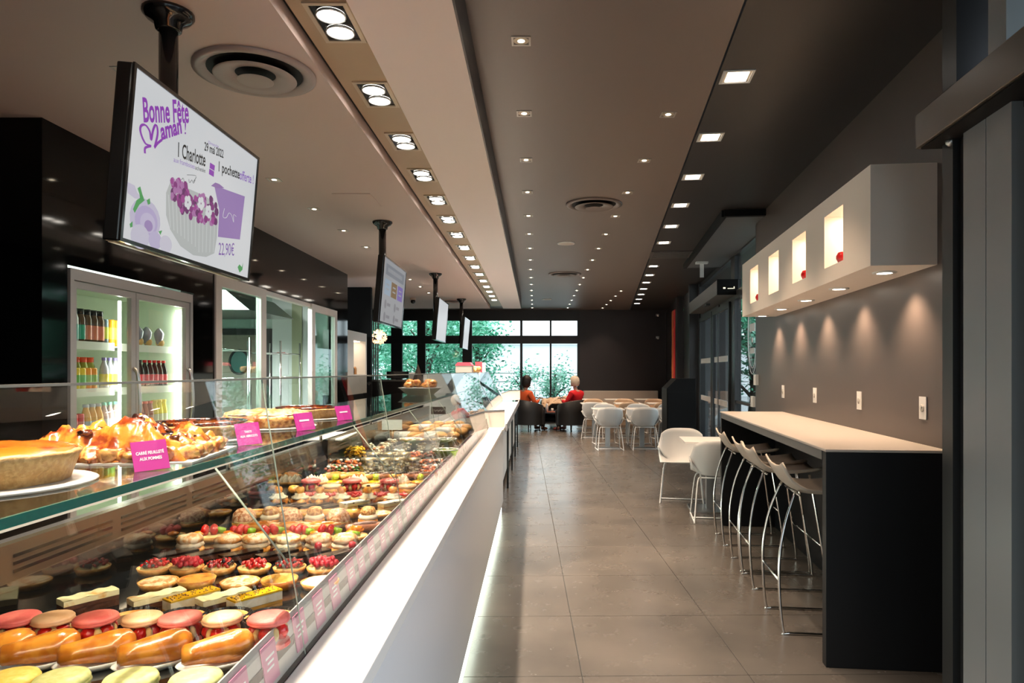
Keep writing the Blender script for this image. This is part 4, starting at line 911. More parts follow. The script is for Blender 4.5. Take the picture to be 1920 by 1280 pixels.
for y in joints[2:-1]:
    part('bracket', M().tube([(-.655, y, 1.28), (gx(1.085)-.008, y, 1.085)], .0022, 6), em, sh)
    part('bracket_glass', M().prism([(-.655, 1.283), (gx(1.29)-.008, 1.29), (gx(1.085)-.008, 1.085)], y-.002, y+.002, 'y'), clear, sh)
    part('rear_post', M().cyl((-1.11, y, 1.1), (-1.11, y, 1.283), .008, 8), chrome, sh)
part('label_rail', M().prism([(gx(.9)-.012, .9), (gx(.992)-.012, .992), (gx(.992)-.015, .992), (gx(.9)-.015, .9)], Ya, Yb, 'y'), mat('rail_grey', (.44,.41,.38), .35), sh)
part('rear_rail', M().box(-1.2, -1.12, Ya, Yb, 1.05, 1.10), steel, sh)
endp = mat('end_panel_cream', (.80, .70, .60), .4)
def end_panel(par, y, dx=0):
    pl = [(-.31, .873), (-.31, 1.07), (-.525, 1.06), (-.705, 1.0), (-.70, .86)]
    part('end_panel', M().prism([(x+dx, z) for x, z in pl], y, y+.03, 'y'), endp, par)
    top = [pl[1], pl[2], pl[3]]; m = M()
    for (x0, z0), (x1, z1) in zip(top, top[1:]): m.prism([(x0, z0), (x1, z1), (x1, z1+.012), (x0, z0+.012)], y-.006, y+.036, 'y')
    part('end_trim', m, mat('trim_dark', (.12,.12,.13), .3), par)
    part('side_cheek', M().box(-.335, -.305, y, y+.9, .86, 1.065) if False else M().box(-.33, -.31, y-.35, y, .9, .905), endp, par)
end_panel(sh, 6.99)
CARD_PINK = mat('card_pink', (.48, .03, .26), .4); TAGP = mat('tag_pink', (.56, .17, .30), .45)
tg = M(); tg.box(-.001, .001, -.032, .032, -.036, .036); tl = M()
for q, (a, b) in enumerate(((-.020, .020), (-.014, .014), (-.02, .012))): tl.box(.001, .0016, a, b, .010 - q*.010, .014 - q*.010)
TAG = [P1('card', tg, TAGP), P1('print_lines', tl, whiteled)]
y = .98; k = 0; rnd = random.Random(12)
while y < 6.2:
    z = .946; put(TAG, 'price_tag', '%s pink price tag from the camera on the showcase rail' % ORD[min(k, 41)], 'price tag', (gx(z)-.0095, y, z), 0, 'pink price tags on the rail', rot=(0, R(-9), 0)); k += 1
    y += rnd.choice((.105, .12, .125, .145, .16))
# second and third showcases
for n, (a, b, nm) in enumerate(((7.10, 10.95, 'second'), (11.05, 14.25, 'third'))):
    s2 = thing('glass_showcase', '%s showcase along the aisle, with steeply sloping glass and white front' % nm, 'showcase')
    part('ledge', M().box(-.70, -.345, a, b, .80, .835), ledge, s2, .003)
    part('rail_slab', M().box(-.345, -.325, a if n else 7.9, b, .775, .865), mat('slab_grey', (.36,.36,.37), .35), s2)
    q = a + .02; i = 0
    while q < b - .1:
        for z0, z1 in ((.10, .38), (.385, .77)): part('drawer_front', M().box(-.42, -.40, q, min(q+.62, b-.02), z0, z1), white, s2)
        q += .63
    part('plinth', M().box(-1.15, -.43, a, b, 0, .8), blackm, s2)
    for yy in ((8.6, 10.2) if n == 0 else (11.8, 13.3)): part('post', M().box(-.355, -.33, yy, yy+.03, .0, .80), black, s2); 
    m = M(); m.prism([(-.68, .90), (-.968, 1.45), (-.975, 1.447), (-.687, .897)], a, b, 'y'); part('glass_panel', m, glass('slope_glass', (.9,.94,.95), 2.2), s2)
    part('glass_edge', M().prism([(-.678, .90), (-.966, 1.452), (-.978, 1.447), (-.690, .897)], b, b+.02, 'y'), mat('edge_dark', (.15,.15,.16), .3), s2)
    part('glass_top', M().box(-1.15, -.97, a, b, 1.447, 1.455), clear, s2)
    part('riser', M().box(-.70, -.685, a, b, .835, .9), endp, s2)
    part('deck', M().box(-1.15, -.70, a, b, .835, .86), mat('deck_grey', (.5,.5,.5), .3), s2); part('back_panel', M().box(-1.16, -1.14, a, b, .8, 1.44), mat('back_white', (.7,.7,.7), .3), s2)
    if n == 1: end_panel(s2, 14.25)
# bread etc on top of the farther showcases
crust = mat('bread_crust', (.55, .24, .06), .5, col2=(.80, .45, .15), scale=30, bump=.3)
CRO = [P1('body', M().tube([( .045*math.cos(a), .045*math.sin(a), .02+.008*math.sin(3*a)) for a in [i*.32-.3 for i in range(12)]], [.006,.012,.018,.023,.026,.028,.028,.026,.023,.018,.012,.006], 10), crust)]
for k in range(9): put(CRO, 'croissant', '%s golden croissant in the pile on the third showcase' % ORD[k], 'croissant', (-1.05+.05*(k%2), 11.3+.16*(k//2), 1.457+.03*(k%2)), k*1.3, 'croissants on the third showcase', 1.5)
bx_ = thing('carton_box', 'grey carton with red lid on the second showcase', 'box', (-1.06, 10.3, 1.457)); part('body', M().box(-.12,.12,-.15,.15,0,.1), mat('carton', (.5,.42,.36), .6), bx_); part('lid', M().prism([(-.13,.1),(.13,.1),(.09,.15),(-.09,.15)], -.16,.16,'y'), mat('carton_red', (.7,.08,.12), .5), bx_)
for x, y, z, col, lb in ((-.98, 11.9, 1.457, 'carton_red', 'red and white price card standing by the croissants'), (-1.0, 13.0, 1.457, 'paper', 'white price card standing at the third showcase end')):
    t = thing('display_card', lb, 'card', (x, y, z)); part('plate', M().box(-.06, .06, -.004, .004, 0, .18), MATS[col], t); part('foot', M().box(-.03,.03,-.03,.03,0,.006), white, t)

# ------------------------------------------------------------------ pastry kinds
def fm_(n, a, b, sc=60, bump=.4, lo=.42, hi=.6, **k): return mat('food_' + n, a, k.pop('rough', .45), col2=b, scale=sc, bump=bump, lo=lo, hi=hi, **k)
shell_p, shell_b, shell_g = fm_('shell_pink', (.78,.26,.24), (.84,.34,.30), 40, .1), fm_('shell_beige', (.78,.55,.36), (.84,.62,.44), 40, .1), fm_('shell_green', (.66,.66,.36), (.74,.72,.44), 90, .15)
shell_y = fm_('shell_yellow', (.80,.62,.20), (.85,.7,.3), 90, .15)
straw = fm_('strawberry', (.62,.012,.01), (.72,.05,.03), 120, .6, coat=.4, rough=.3); creamy = mat('food_cream', (.85,.72,.42), .4); whipped = fm_('whipped', (.93,.86,.74), (.88,.76,.58), 50, .3)
shortc = fm_('short_crust', (.78,.44,.16), (.88,.58,.26), 80, .4); golden = fm_('golden', (.72,.34,.09), (.92,.60,.22), 45, .5, coat=.3, rough=.35)
choc = mat('food_choc', (.055,.022,.012), .25, coat=.3); choc2 = fm_('choc_sponge', (.16,.065,.025), (.24,.11,.05), 120, .8); mocha = fm_('mocha', (.22,.11,.07), (.30,.16,.10), 60, .2)
sugar = fm_('sugar', (.90,.76,.58), (.74,.44,.20), 60, .9, .44, .56); sugarw = fm_('sugar_white', (.92,.86,.78), (.75,.60,.42), 80, .7, .50, .62); bab = fm_('baba', (.66,.30,.06), (.78,.42,.10), 40, .35, coat=.8, rough=.25)
custard = fm_('custard', (.80,.52,.16), (.55,.24,.04), 25, .2, .5, .62, coat=.4, rough=.3); yell = mat('food_lemon', (.88,.62,.05), .25, coat=.6); ganache = fm_('ganache', (.20,.10,.055), (.26,.14,.08), 80, .2)
rasp = fm_('raspberry', (.55,.01,.05), (.70,.06,.12), 200, .8, rough=.35); redb = mat('food_redberry', (.60,.004,.01), .12, coat=1); blackb = mat('food_blackberry', (.03,.005,.015), .15, coat=1); kiwi = mat('food_kiwi', (.40,.58,.06), .3); oran = mat('food_orange', (.9,.38,.02), .3, coat=.5)
cupb = mat('cup_black', (.015,.013,.012), .3); dish = mat('dish_white', (.74,.74,.73), .3)
def macshell(r, z0, z1, up=True):                       # domed shell with ruffled foot
    m = M(); m.lathe([(0, z0), (r*.92, z0), (r*1.0, z0+.003), (r*.95, z0+.006)], 28, amp=.0012, ns=300) ; m.lathe([(r*.95, z0+.005), (r*.97, z0+.009), (r*.9, z0+(z1-z0)*.75), (r*.6, z1*.995), (0, z1)], 28); return m
def strawberry(x, y, z, h=.032, r=.014): return M().lathe([(0, -h/2), (r*.6, -h*.42), (r, -h*.05), (r*.85, h*.25), (r*.4, h*.45), (0, h*.5)], 10, (x, y, z), amp=.0006, ns=200)
def mac_sandwich(mt, r=.04):
    b = [P1('bottom_shell', macshell(r, 0, .014), mt), P1('top_shell', macshell(r, .046, .062), mt)]
    for k in range(5): b.append(P1('strawberry', strawberry((r-.014)*math.cos(k*1.257-1.2), (r-.014)*math.sin(k*1.257-1.2), .030), straw))
    m = M()
    for k in range(5): m.ball(((r-.012)*math.cos(k*1.257-.57), (r-.012)*math.sin(k*1.257-.57), .028), .008, 0, 8, 6, 1.7)
    return b + [P1('cream', m.lathe([(0,.012),(.02,.012),(.018,.046),(0,.046)], 12), creamy)]
def mac_plain(mt, r=.042): return [P1('bottom_shell', macshell(r, 0, .015), mt), P1('filling', M().lathe([(0,.013),(r*.93,.013),(r*.95,.02),(r*.93,.029),(0,.029)], 24), mat('food_pistachio', (.62,.66,.50), .5)), P1('top_shell', macshell(r, .029, .048), mt)]
def baba():
    m = M(); pr = [(0,-.058),(.013,-.058),(.018,-.053),(.021,-.03),(.024,.0),(.028,.022),(.030,.035),(.027,.050),(.016,.060),(0,.063)]
    m.lathe(pr, 22, amp=.0022, ns=40, seed=2); v = [Vector((z, x, y + .030)) for x, y, z in m.v]; m.v = [tuple(a) for a in v]
    d = M(); d.lathe([(0, .002), (.03, .002), (.037, .012), (.039, .012), (.032, 0), (0, 0)], 26, sx=1.75, sy=.95)
    return [P1('cake', m, bab), P1('oval_dish', d, dish)]
def crustm(r, h, r2=None, flute=0): 
    return M().lathe([(0, 0), (r*.84, 0), (r*.98, h), (r*.90, h*1.02), (r*.86, h*.75), (0, h*.75)], 32, lobes=flute, la=.015 if flute else 0, amp=.0006, ns=60)
def ruffle(r, h): return M().lathe([(0, .0005), (r*.8, .0005), (r*1.12, h), (r*1.14, h), (r*.82, 0), (0, 0)], 64, lobes=32, la=.02, smooth=False)
def choctart(): return [P1('paper_cup', ruffle(.045, .028), cupb), P1('crust', M().lathe([(0,.002),(.036,.002),(.044,.024),(.040,.025),(.037,.018),(0,.018)], 30), shortc), P1('filling', M().lathe([(.0395,.0195),(.02,.0205),(0,.0205)], 26), ganache)]
def slice_(kind):
    L, W2 = .055, .019; m = []
    def lay(z0, z1, mt, nm, w=0, wav=0):
        mm = M()
        def top(u, v): return ((-L + 2*L*u), (-W2-w + 2*(W2+w)*v), z1 + wav*math.sin(u*19)*.5 + wav*.4*math.sin(v*3))
        mm.surf(top, 16, 3, smooth=True); mm.box(-L, L, -W2-w, W2+w, z0, z1-.0008); return P1(nm, mm, mt)
    if kind == 0: return [lay(0, .015, choc2, 'sponge'), lay(.015, .024, mocha, 'mousse'), lay(.024, .036, creamy if False else fm_('pale_cream', (.92,.84,.60), (.85,.55,.22), 28, .1, .58, .68), 'cream_top', .001, .003)]
    if kind == 1:
        sp = M(); rnd = random.Random(5)
        for k in range(46): sp.ball((rnd.uniform(-L*.9, L*.9), rnd.uniform(-W2*.8, W2*.8), .0375), .0018, 0, 5, 3)
        return [lay(0, .007, shortc, 'sponge'), lay(.007, .014, mat('food_orange_jelly', (.8,.5,.15), .3), 'mousse'), lay(.014, .033, whipped, 'cream_layer'), lay(.033, .037, mat('food_yellow_glaze', (.90,.62,.06), .15, coat=1), 'glaze', .0005), P1('sprinkles', sp, mat('food_sprinkle', (.35,.2,.03), .5))]
    if kind == 2: return [lay(0, .006, choc, 'base'), lay(.006, .018, choc2, 'sponge'), lay(.018, .024, choc, 'glaze', .001)]
    if kind == 3: return [lay(0, .006, golden, 'puff_layer'), lay(.006, .016, creamy, 'custard_layer'), lay(.016, .02, golden, 'puff_layer'), lay(.02, .030, creamy, 'custard_layer'), lay(.030, .035, fm_('marbled', (.85,.8,.7), (.10,.05,.03), 60, .0, .60, .64), 'icing', .001)]
def tart_top(r, h, mt, amp=.004, flat_=.0): return M().lathe([(r*.92, h*.85), (r*.7, h*1.15), (r*.35, h*1.3+flat_), (0, h*1.35)], 26, amp=amp, ns=70)
def oval_tart(mt, amp=.005, sx=1.0): return [P1('crust', crustm(.046, .015, flute=24), shortc), P1('topping', tart_top(.046, .015, mt, amp), mt)]
def berry_tart(kind, seed):
    rnd = random.Random(seed); m = M(); 
    for k in range(58 if kind != 2 else 30):
        a, d = rnd.random()*6.28, .033*math.sqrt(rnd.random()); rr = rnd.uniform(.0042, .006) if kind != 2 else .0085
        z = .02 + (.016 - d*.28)*rnd.random()**.6; mi = 0 if kind == 1 or rnd.random() < .66 else 1
        if kind == 2: m.lathe([(0,-rr),(rr*.9,-rr*.4),(rr*.95,0),(rr*.6,rr*.8),(rr*.35,rr*.95),(rr*.25,rr*.3),(0,rr*.2)], 9, (d*math.cos(a), d*math.sin(a), z+.004), 0, .0012, 400, k)
        else: m.ball((d*math.cos(a), d*math.sin(a), z), rr, mi, 8, 6)
    return [P1('crust', crustm(.043, .016), shortc), P1('cream', M().lathe([(.038,.0135),(.03,.018),(0,.02)], 20), creamy), ('berries', m.mesh('berries', [rasp if kind == 2 else redb, blackb]), None)]
def chouxc(seed, rs=0):                      # cream filled choux sandwich, raspberry beside it on some
    def bump(r, z0, z1, s): return M().lathe([(0, z0), (r*.95, z0+.002), (r, (z0+z1)/2), (r*.85, z1-.003), (r*.5, z1+.001), (0, z1+.002)], 22, amp=.005, ns=55, seed=s)
    b = [P1('bottom_choux', bump(.040, .002, .020, seed), golden), P1('cream', M().lathe([(0,.016),(.034,.018),(.037,.024),(.033,.032),(0,.034)], 22, amp=.003, ns=60, seed=seed, lobes=9, la=.05), whipped), P1('top_choux', bump(.036, .030, .052, seed+3), sugar), P1('sugar_crumbs', crumbs(.02, .054, 14, seed), sugarw)]
    if rs: b.append(P1('raspberry', M().lathe([(0,-.012),(.008,-.009),(.011,0),(.009,.008),(0,.013)], 10, (.012, -.045, .030), amp=.001, ns=300), rasp))
    return b
def crumbs(r, z, n, seed):
    rnd = random.Random(seed); m = M()
    for k in range(n): a, d = rnd.random()*6.28, r*rnd.random(); m.ball((d*math.cos(a), d*math.sin(a), z-d*.2), .003, 0, 5, 3, .8)
    return m
def choux_dome(seed): return [P1('base', M().lathe([(0,0),(.034,.001),(.039,.008),(.038,.016),(0,.016)], 22, amp=.002, ns=50), golden), P1('cream', M().lathe([(0,.014),(.037,.015),(.038,.02),(.034,.024),(0,.024)], 20), creamy), P1('dome', M().lathe([(.037,.02),(.039,.028),(.035,.045),(.022,.058),(0,.063)], 24, amp=.0025, ns=60, seed=seed), fm_('crackle', (.62,.30,.14), (.90,.68,.50), 110, 1, .42, .56))]
def choux_tall(seed): return [P1('base_choux', M().lathe([(0,0),(.030,.002),(.035,.014),(.032,.026),(0,.028)], 20, amp=.004, ns=55, seed=seed), golden), P1('cream', M().lathe([(0,.024),(.031,.025),(.033,.033),(.028,.041),(0,.042)], 20, amp=.001, ns=50), whipped), P1('top_choux', M().lathe([(0,.038),(.024,.040),(.027,.052),(.020,.064),(0,.068)], 20, amp=.003, ns=60, seed=seed+1), fm_('crackle2', (.62,.32,.10), (.92,.68,.36), 110, 1))]
def religieuse(seed):
    b = [P1('base', M().lathe([(0,0),(.036,.001),(.04,.008),(.03,.012),(0,.013)], 20), golden)]
    m = M()
    for k in range(3): m.ball((.021*math.cos(k*2.09+seed), .021*math.sin(k*2.09+seed), .022), .0155, 0, 10, 8, .95, .002, 70, seed)
    b += [P1('small_choux', m, golden), P1('cream', M().lathe([(0,.030),(.030,.032),(.031,.038),(.018,.045),(.02,.050),(0,.054)], 22, amp=.002, ns=60, lobes=8, la=.1), whipped), P1('top_choux', M().ball((0, 0, .063), .0165, 0, 12, 8, .9, .002, 70, seed), golden), P1('cap', M().ball((.002, 0, .078), .007, 0, 8, 6, .6), choc)]
    return b
def eclair(mt, top): 
    m = M(); m.tube(cat3([(-.062,0,.014),(-.05,0,.015),(0,0,.017),(.05,0,.015),(.062,0,.014)], 4), [.006]+[.0125,.0145,.0155,.016,.0165,.0165,.0165,.0165,.0165,.0165,.0165,.016,.0155,.0145,.0125][:15]+[.006], 12)
    t = M(); t.tube([(-.052,0,.0225),(-.03,0,.0245),(0,0,.0255),(.03,0,.0245),(.052,0,.0225)], [.006,.0115,.012,.0115,.006], 10); return [P1('pastry', m, mt), P1('icing', t, top)]
def fruit_tart(seed, kind=0):
    rnd = random.Random(seed); b = [P1('crust', crustm(.044, .015), shortc), P1('cream', M().lathe([(.04,.0125),(.03,.018),(0,.02)], 20), creamy)]
    if kind == 0:
        for k in range(4): b.append(P1('strawberry', strawberry(.018*math.cos(k*1.57+seed), .018*math.sin(k*1.57+seed), .032, .03, .013), straw))
        b.append(P1('kiwi_slice', M().cyl((.03, .01, .02), (.034, .012, .035), .013, 14), kiwi)); b.append(P1('orange_segment', M().ball((-.026,-.02,.026), .012, 0, 10, 6, .6, sx=1.6), oran))
    else:
        b.append(P1('kiwi_slice', M().tube([(-.03,-.01,.02),(-.01,-.02,.026),(.02,-.022,.024)], [.006,.01,.006], 8), kiwi)); b.append(P1('orange_segment', M().tube([(-.02,.02,.02),(0,.012,.034),(.025,.0,.036)], [.006,.011,.006], 8), oran)); b.append(P1('orange_segment', M().ball((.02,.02,.026), .012, 0, 10, 6, .6), oran))
    return b
def red_tart(seed):
    m = M(); rnd = random.Random(seed)
    for k in range(16): a, d = rnd.random()*6.28, .03*math.sqrt(rnd.random()); m.lathe([(0,-.006),(.007,-.003),(.008,.003),(0,.009)], 8, (d*math.cos(a), d*math.sin(a), .024), 0, .001, 300, k)
    return [P1('crust', crustm(.042, .015), shortc), ('fruit_pieces', m.mesh('fruit_pieces', straw), None)]
def meringue(seed):
    m = M()
    for k in range(5):
        a = k*1.257; m.lathe([(.014,.014),(.013,.022),(.006,.032),(.0015,.040),(0,.043)], 10, (.019*math.cos(a), .019*math.sin(a), 0), 0, .001, 90)
    m.lathe([(.016,.02),(.013,.034),(.005,.044),(0,.05)], 12); return [P1('crust', crustm(.041, .014), shortc), P1('meringue', m, fm_('meringue', (.88,.80,.68), (.60,.28,.08), 60, .2, .58, .66))]
def lemon_tart(): return [P1('crust', crustm(.043, .015), golden), P1('lemon_cream', M().lathe([(.039,.0125),(.03,.018),(0,.024)], 20), yell), P1('lime_slice', M().cyl((-.004, .004, .022), (.006, -.010, .042), .014, 16), fm_('lime', (.55,.65,.05), (.75,.78,.2), 90, .0, rough=.3))]
def round_cake(mt, top): return [P1('cake', M().lathe([(0,0),(.034,0),(.036,.004),(.036,.026),(0,.026)], 26), mt), P1('top_disc', M().lathe([(.037,.026),(.038,.03),(.036,.036),(0,.037)], 26), top)]
def sweet_bun(): return [P1('dough', M().ball((0,0,.017), .028, 0, 16, 8, .62, .006, 50, 3), golden)]
K = dict(greenmac=mac_plain(shell_g), yellmac=mac_plain(shell_y), baba=baba(), pmac=mac_sandwich(shell_p), bmac=mac_sandwich(shell_b, .037), choct=choctart(), s0=slice_(0), s1=slice_(1), s2=slice_(2), s3=slice_(3),
         sug=oval_tart(sugar), sugw=oval_tart(sugarw), apple=[P1('crust', crustm(.044, .021), golden), P1('topping', M().lathe([(.04,.019),(.03,.018),(0,.016)], 24, amp=.003, ns=50), custard)],
         b0=berry_tart(0, 1), b1=berry_tart(2, 2), b2=berry_tart(0, 3), b3=berry_tart(1, 4), cx=chouxc(1), cx2=chouxc(5), cxr=chouxc(9, 1), ft=fruit_tart(1), ft2=fruit_tart(2), fk=fruit_tart(3, 1),
         dome=choux_dome(2), tall=choux_tall(3), rel=religieuse(1), ecl=eclair(golden, fm_('caramel', (.75,.33,.06), (.85,.45,.12), 30, .1, coat=1, rough=.15)), eclc=eclair(golden, choc), eclm=eclair(fm_('biscuitroll', (.45,.22,.12), (.55,.3,.18), 60, .3), mocha), red=red_tart(5), mer=meringue(1), lem=lemon_tart(),
         rc=round_cake(golden, shell_b), bun=sweet_bun())
NAME = dict(greenmac=('pistachio_macaron','pale green macaron','macaron'), yellmac=('lemon_macaron','yellow macaron','macaron'), baba=('rum_baba','glazed golden baba on a white oval dish','cake'), pmac=('strawberry_macaron','pink macaron filled with strawberries','macaron'), bmac=('strawberry_macaron','beige macaron filled with strawberries','macaron'),
  choct=('chocolate_tart','chocolate tart in a black ruffled cup','tart'), s0=('cream_slice','brown sponge slice with pale wavy cream top','cake slice'), s1=('lemon_slice','white slice with yellow glaze and sprinkles','cake slice'), s2=('chocolate_bar_cake','dark chocolate bar cake','cake slice'), s3=('custard_slice','layered custard slice with marbled icing','cake slice'),
  sug=('sugared_tart','flat sugared crumble tart','tart'), sugw=('sugared_tart','flat tart white with icing sugar','tart'), apple=('custard_tart','golden custard tart with raised rim','tart'), b0=('berry_tart','tart of red and black berries','tart'), b1=('raspberry_tart','tart heaped with raspberries','tart'), b2=('berry_tart','tart of redcurrants and blackberries','tart'), b3=('redcurrant_tart','tart heaped with redcurrants','tart'),
  cx=('cream_choux','cream filled choux sandwich dusted with sugar','choux'), cx2=('cream_choux','lumpy cream choux dusted with sugar','choux'), cxr=('cream_choux','sugared cream choux with a raspberry','choux'), ft=('fruit_tart','strawberry and orange fruit tart','tart'), ft2=('fruit_tart','strawberry and kiwi fruit tart','tart'), fk=('fruit_tart','green and orange fruit tart','tart'),
  dome=('choux_bun','round crackled choux bun','choux'), tall=('choux_bun','tall choux bun with white cream','choux'), rel=('religieuse','choux tower with cream and choux top','choux'), ecl=('eclair','orange caramel eclair','eclair'), eclc=('eclair','chocolate eclair','eclair'), eclm=('eclair','brown mocha eclair','eclair'), red=('strawberry_tartlet','small strawberry tart','tart'),
  mer=('meringue_tart','lemon tart with toasted meringue peaks','tart'), lem=('lemon_tart','yellow lemon tart with a lime slice','tart'), rc=('round_cake','round golden cake with beige top','cake'), bun=('sweet_bun','small golden sweet bun','bun'))
ZD = .9505; D = H - ZD
rn = 0
def prow(by, items, rz=0, jit=.15, sc=1, where=None):
    global rn; rn += 1; Y = D*F/(by - HY); cnt = {}
    for i, (x, k) in enumerate(items):
        if not k: continue
        nm, lb, ct_ = NAME[k]
        r = rz if rz is not None else 0
        # pieces further left first; label says which, in which row
        put(K[k], nm, '%s, %s from left in the %s pastry row' % (lb, ORD[i], ORD[rn-1]), ct_, (px(x, Y), Y, ZD), r + random.uniform(-jit, jit), 'pastries on the deck, %s row' % ORD[rn-1], sc)
A = R(38)
prow(1318, [(20,'yellmac'),(115,'greenmac'),(245,'greenmac'),(367,'greenmac')], 0, .3)
prow(1247, [(-10,'baba'),(75,'baba'),(182,'baba'),(290,'baba'),(408,'baba')], R(34), .06)
prow(1210, [(33,'pmac'),(100,'bmac'),(180,'pmac'),(267,'bmac'),(338,'pmac'),(417,'bmac'),(504,'pmac')], 0, .4)
prow(1180, [(245,'choct'),(340,'choct'),(422,'choct'),(507,'choct')], 0, .4, 1.05)
prow(1143, [(166,'s0'),(295,'s0'),(360,'s1'),(420,'s0'),(478,'s1')], R(52), .04)
prow(1100, [(297,'sug'),(369,'apple'),(450,'sug'),(524,'apple'),(600,'sugw')], 0, .5, 1.02)
prow(1073, [(290,'b0'),(350,'b1'),(411,'b2'),(477,'b3'),(543,'b0'),(606,'b1')], 0, .5)
prow(1050, [(330,'s2'),(390,'s2'),(452,'s2'),(520,'s2'),(582,'s2'),(636,'s2')], R(50), .04)
prow(1036, [(356,'cx2'),(428,'cx'),(480,'cx'),(540,'cx2'),(597,'cxr'),(647,'cxr')], 0, .6, 1.02)
prow(1012, [(393,'ft'),(450,'ft2'),(505,'ft'),(560,'ft2'),(612,'ft'),(663,'fk')], 0, .4)
prow(998, [(490,'ecl'),(548,'ecl'),(604,'ecl'),(650,'s2'),(684,'eclm')], R(18), .06)
prow(986, [(458,'dome'),(507,'tall'),(545,'dome'),(590,'tall'),(634,'dome'),(690,'tall')], 0, .5)
prow(968, [(480,'apple'),(525,'ecl'),(572,'apple'),(616,'apple'),(663,'apple'),(712,'sug')], R(10), .2, .95)
prow(956, [(505,'s2'),(545,'s2'),(590,'s2'),(632,'s2'),(665,'s3'),(700,'s2'),(736,'s3')], R(48), .05)
prow(950, [(522,'rel'),(563,'rel'),(600,'rel'),(641,'rel'),(690,'rel'),(737,'rel')], 0, .5, 1.05)
prow(938, [(582,'red'),(622,'red'),(664,'b3'),(708,'red'),(752,'red')], 0, .5)
prow(925, [(553,'bun'),(583,'pmac'),(622,'rc'),(660,'pmac'),(696,'rc'),(730,'pmac'),(764,'rc')], 0, .4, 1.05)
prow(908, [(584,'mer'),(602,'mer'),(628,'lem'),(664,'mer'),(678,'mer'),(705,'lem'),(755,'mer'),(788,'lem')], 0, .5)
prow(899, [(625,'ecl'),(660,'ecl'),(705,'eclc'),(728,'eclm'),(752,'eclc'),(777,'eclm'),(798,'eclm')], R(40), .1, 1.05)

# salads, cups and bowls
def cup_(content, r=.045, h=.09, lid=True):
    b = [P1('cup_wall', M().lathe([(r*.72, 0), (r, h)], 22), plastic)]
    b.append(('salad', content.mesh('salad', content.mats), None))
    b.append(P1('lid', M().lathe([(r*1.04, h), (r*1.06, h+.006), (r*.8, h+.010), (0, h+.014)], 22), plastic)); return b
def chunks(mats, n, r, z0, z1, s, seed):
    m = M(); m.mats = mats; rnd = random.Random(seed)
    for k in range(n):
        a, d = rnd.random()*6.28, r*math.sqrt(rnd.random()); m.ball((d*math.cos(a), d*math.sin(a), rnd.uniform(z0, z1)), s*rnd.uniform(.7, 1.2), rnd.randrange(len(mats)), 6, 4, .7, s*.3, 60, k)
    return m
green_ = mat('food_leaf', (.12,.30,.05), .5); mango = mat('food_mango', (.92,.62,.03), .3); carrot = mat('food_carrot', (.85,.32,.06), .4); pinkf = mat('food_pinkfish', (.80,.36,.26), .4); rice = mat('food_rice', (.95,.92,.85), .5)
CM = cup_(chunks([mango], 50, .034, .012, .07, .010, 1)); CR = cup_(chunks([rice, whipped], 46, .034, .012, .055, .010, 2)); CO = cup_(chunks([carrot, rice, whipped], 46, .034, .03, .075, .009, 3))
def tray_(content): 
    return [P1('tray_wall', M().lathe([(0,.001),(.055,.001),(.072,.04),(.075,.04)], 4, smooth=False, sx=1.15), plastic), ('salad', content.mesh('salad', content.mats), None), P1('lid', M().lathe([(.076,.04),(.074,.045),(.06,.052),(0,.054)], 4, smooth=False, sx=1.15), plastic)]
TG = tray_(chunks([green_, green_, rice, pinkf], 60, .042, .008, .045, .010, 4)); TP = tray_(chunks([pinkf, rice, carrot], 60, .042, .012, .045, .009, 5)); TDk = tray_(chunks([carrot, mat('food_brown', (.25,.12,.06), .5), rice], 60, .042, .01, .045, .010, 6))
BG = [P1('bowl', M().lathe([(0,.0),(.05,.0),(.075,.055),(.078,.056),(.074,.05),(.05,.004),(0,.004)], 28), mat('bowl_green', (.30,.50,.02), .4)), P1('rim', M().lathe([(.076,.055),(.080,.058),(.076,.061),(.072,.056)], 28), dish), ('salad', chunks([pinkf, green_, rice], 40, .055, .03, .052, .012, 7).mesh('salad', [pinkf, green_, rice]), None), P1('lid', M().lathe([(.078,.06),(.074,.075),(0,.082)], 24), plastic)]
J = [P1('glass_wall', M().lathe([(.03,0),(.036,.02),(.036,.065),(.033,.075)], 18), plastic), ('salad', chunks([rice, whipped, creamy], 36, .028, .01, .055, .009, 8).mesh('salad', [rice, whipped, creamy]), None), P1('lid', M().lathe([(.036,.074),(.036,.084),(0,.086)], 18), mat('lid_gold', (.55,.42,.25), .3, metal=.7))]
SW = [P1('bread', M().tube(cat3([(-.1,0,.03),(-.08,0,.034),(0,0,.036),(.08,0,.034),(.1,0,.03)], 3), [.01,.022,.028,.031,.033,.034,.034,.034,.033,.031,.028,.022,.01], 12), crust), P1('filling', M().box(-.085, .085, -.034, .034, .026, .036), mat('food_ham', (.75,.4,.3), .4)), P1('paper_wrap', M().tube([(-.02,0,.034),(.1,0,.034)], [.037, .039], 14), mat('wrap_white', (.72,.70,.68), .5))]
ROLL = [P1('crust', M().ball((0,0,.035), .05, 0, 16, 10, .72, .007, 30, 4), crust)]
srow = 0
def dep(by, items, z=ZD, tag_=''):
    global srow; srow += 1; Y = (H - z)*F/(by - HY)
    for i, (x, pr, nm, lb, ct_) in enumerate(items):
        put(pr, nm, '%s, %s from left in the %s chilled food row' % (lb, ORD[i], ORD[srow-1]), ct_, (px(x, Y), Y, z), random.uniform(-.2, .2), 'chilled food beyond the pastries, %s row' % ORD[srow-1])
tg_, tp_, td_ = (TG, 'salad_box', 'clear box of green leaf salad', 'salad box'), (TP, 'salad_box', 'clear box of pink and white salad', 'salad box'), (TDk, 'salad_box', 'clear box of mixed brown salad', 'salad box')
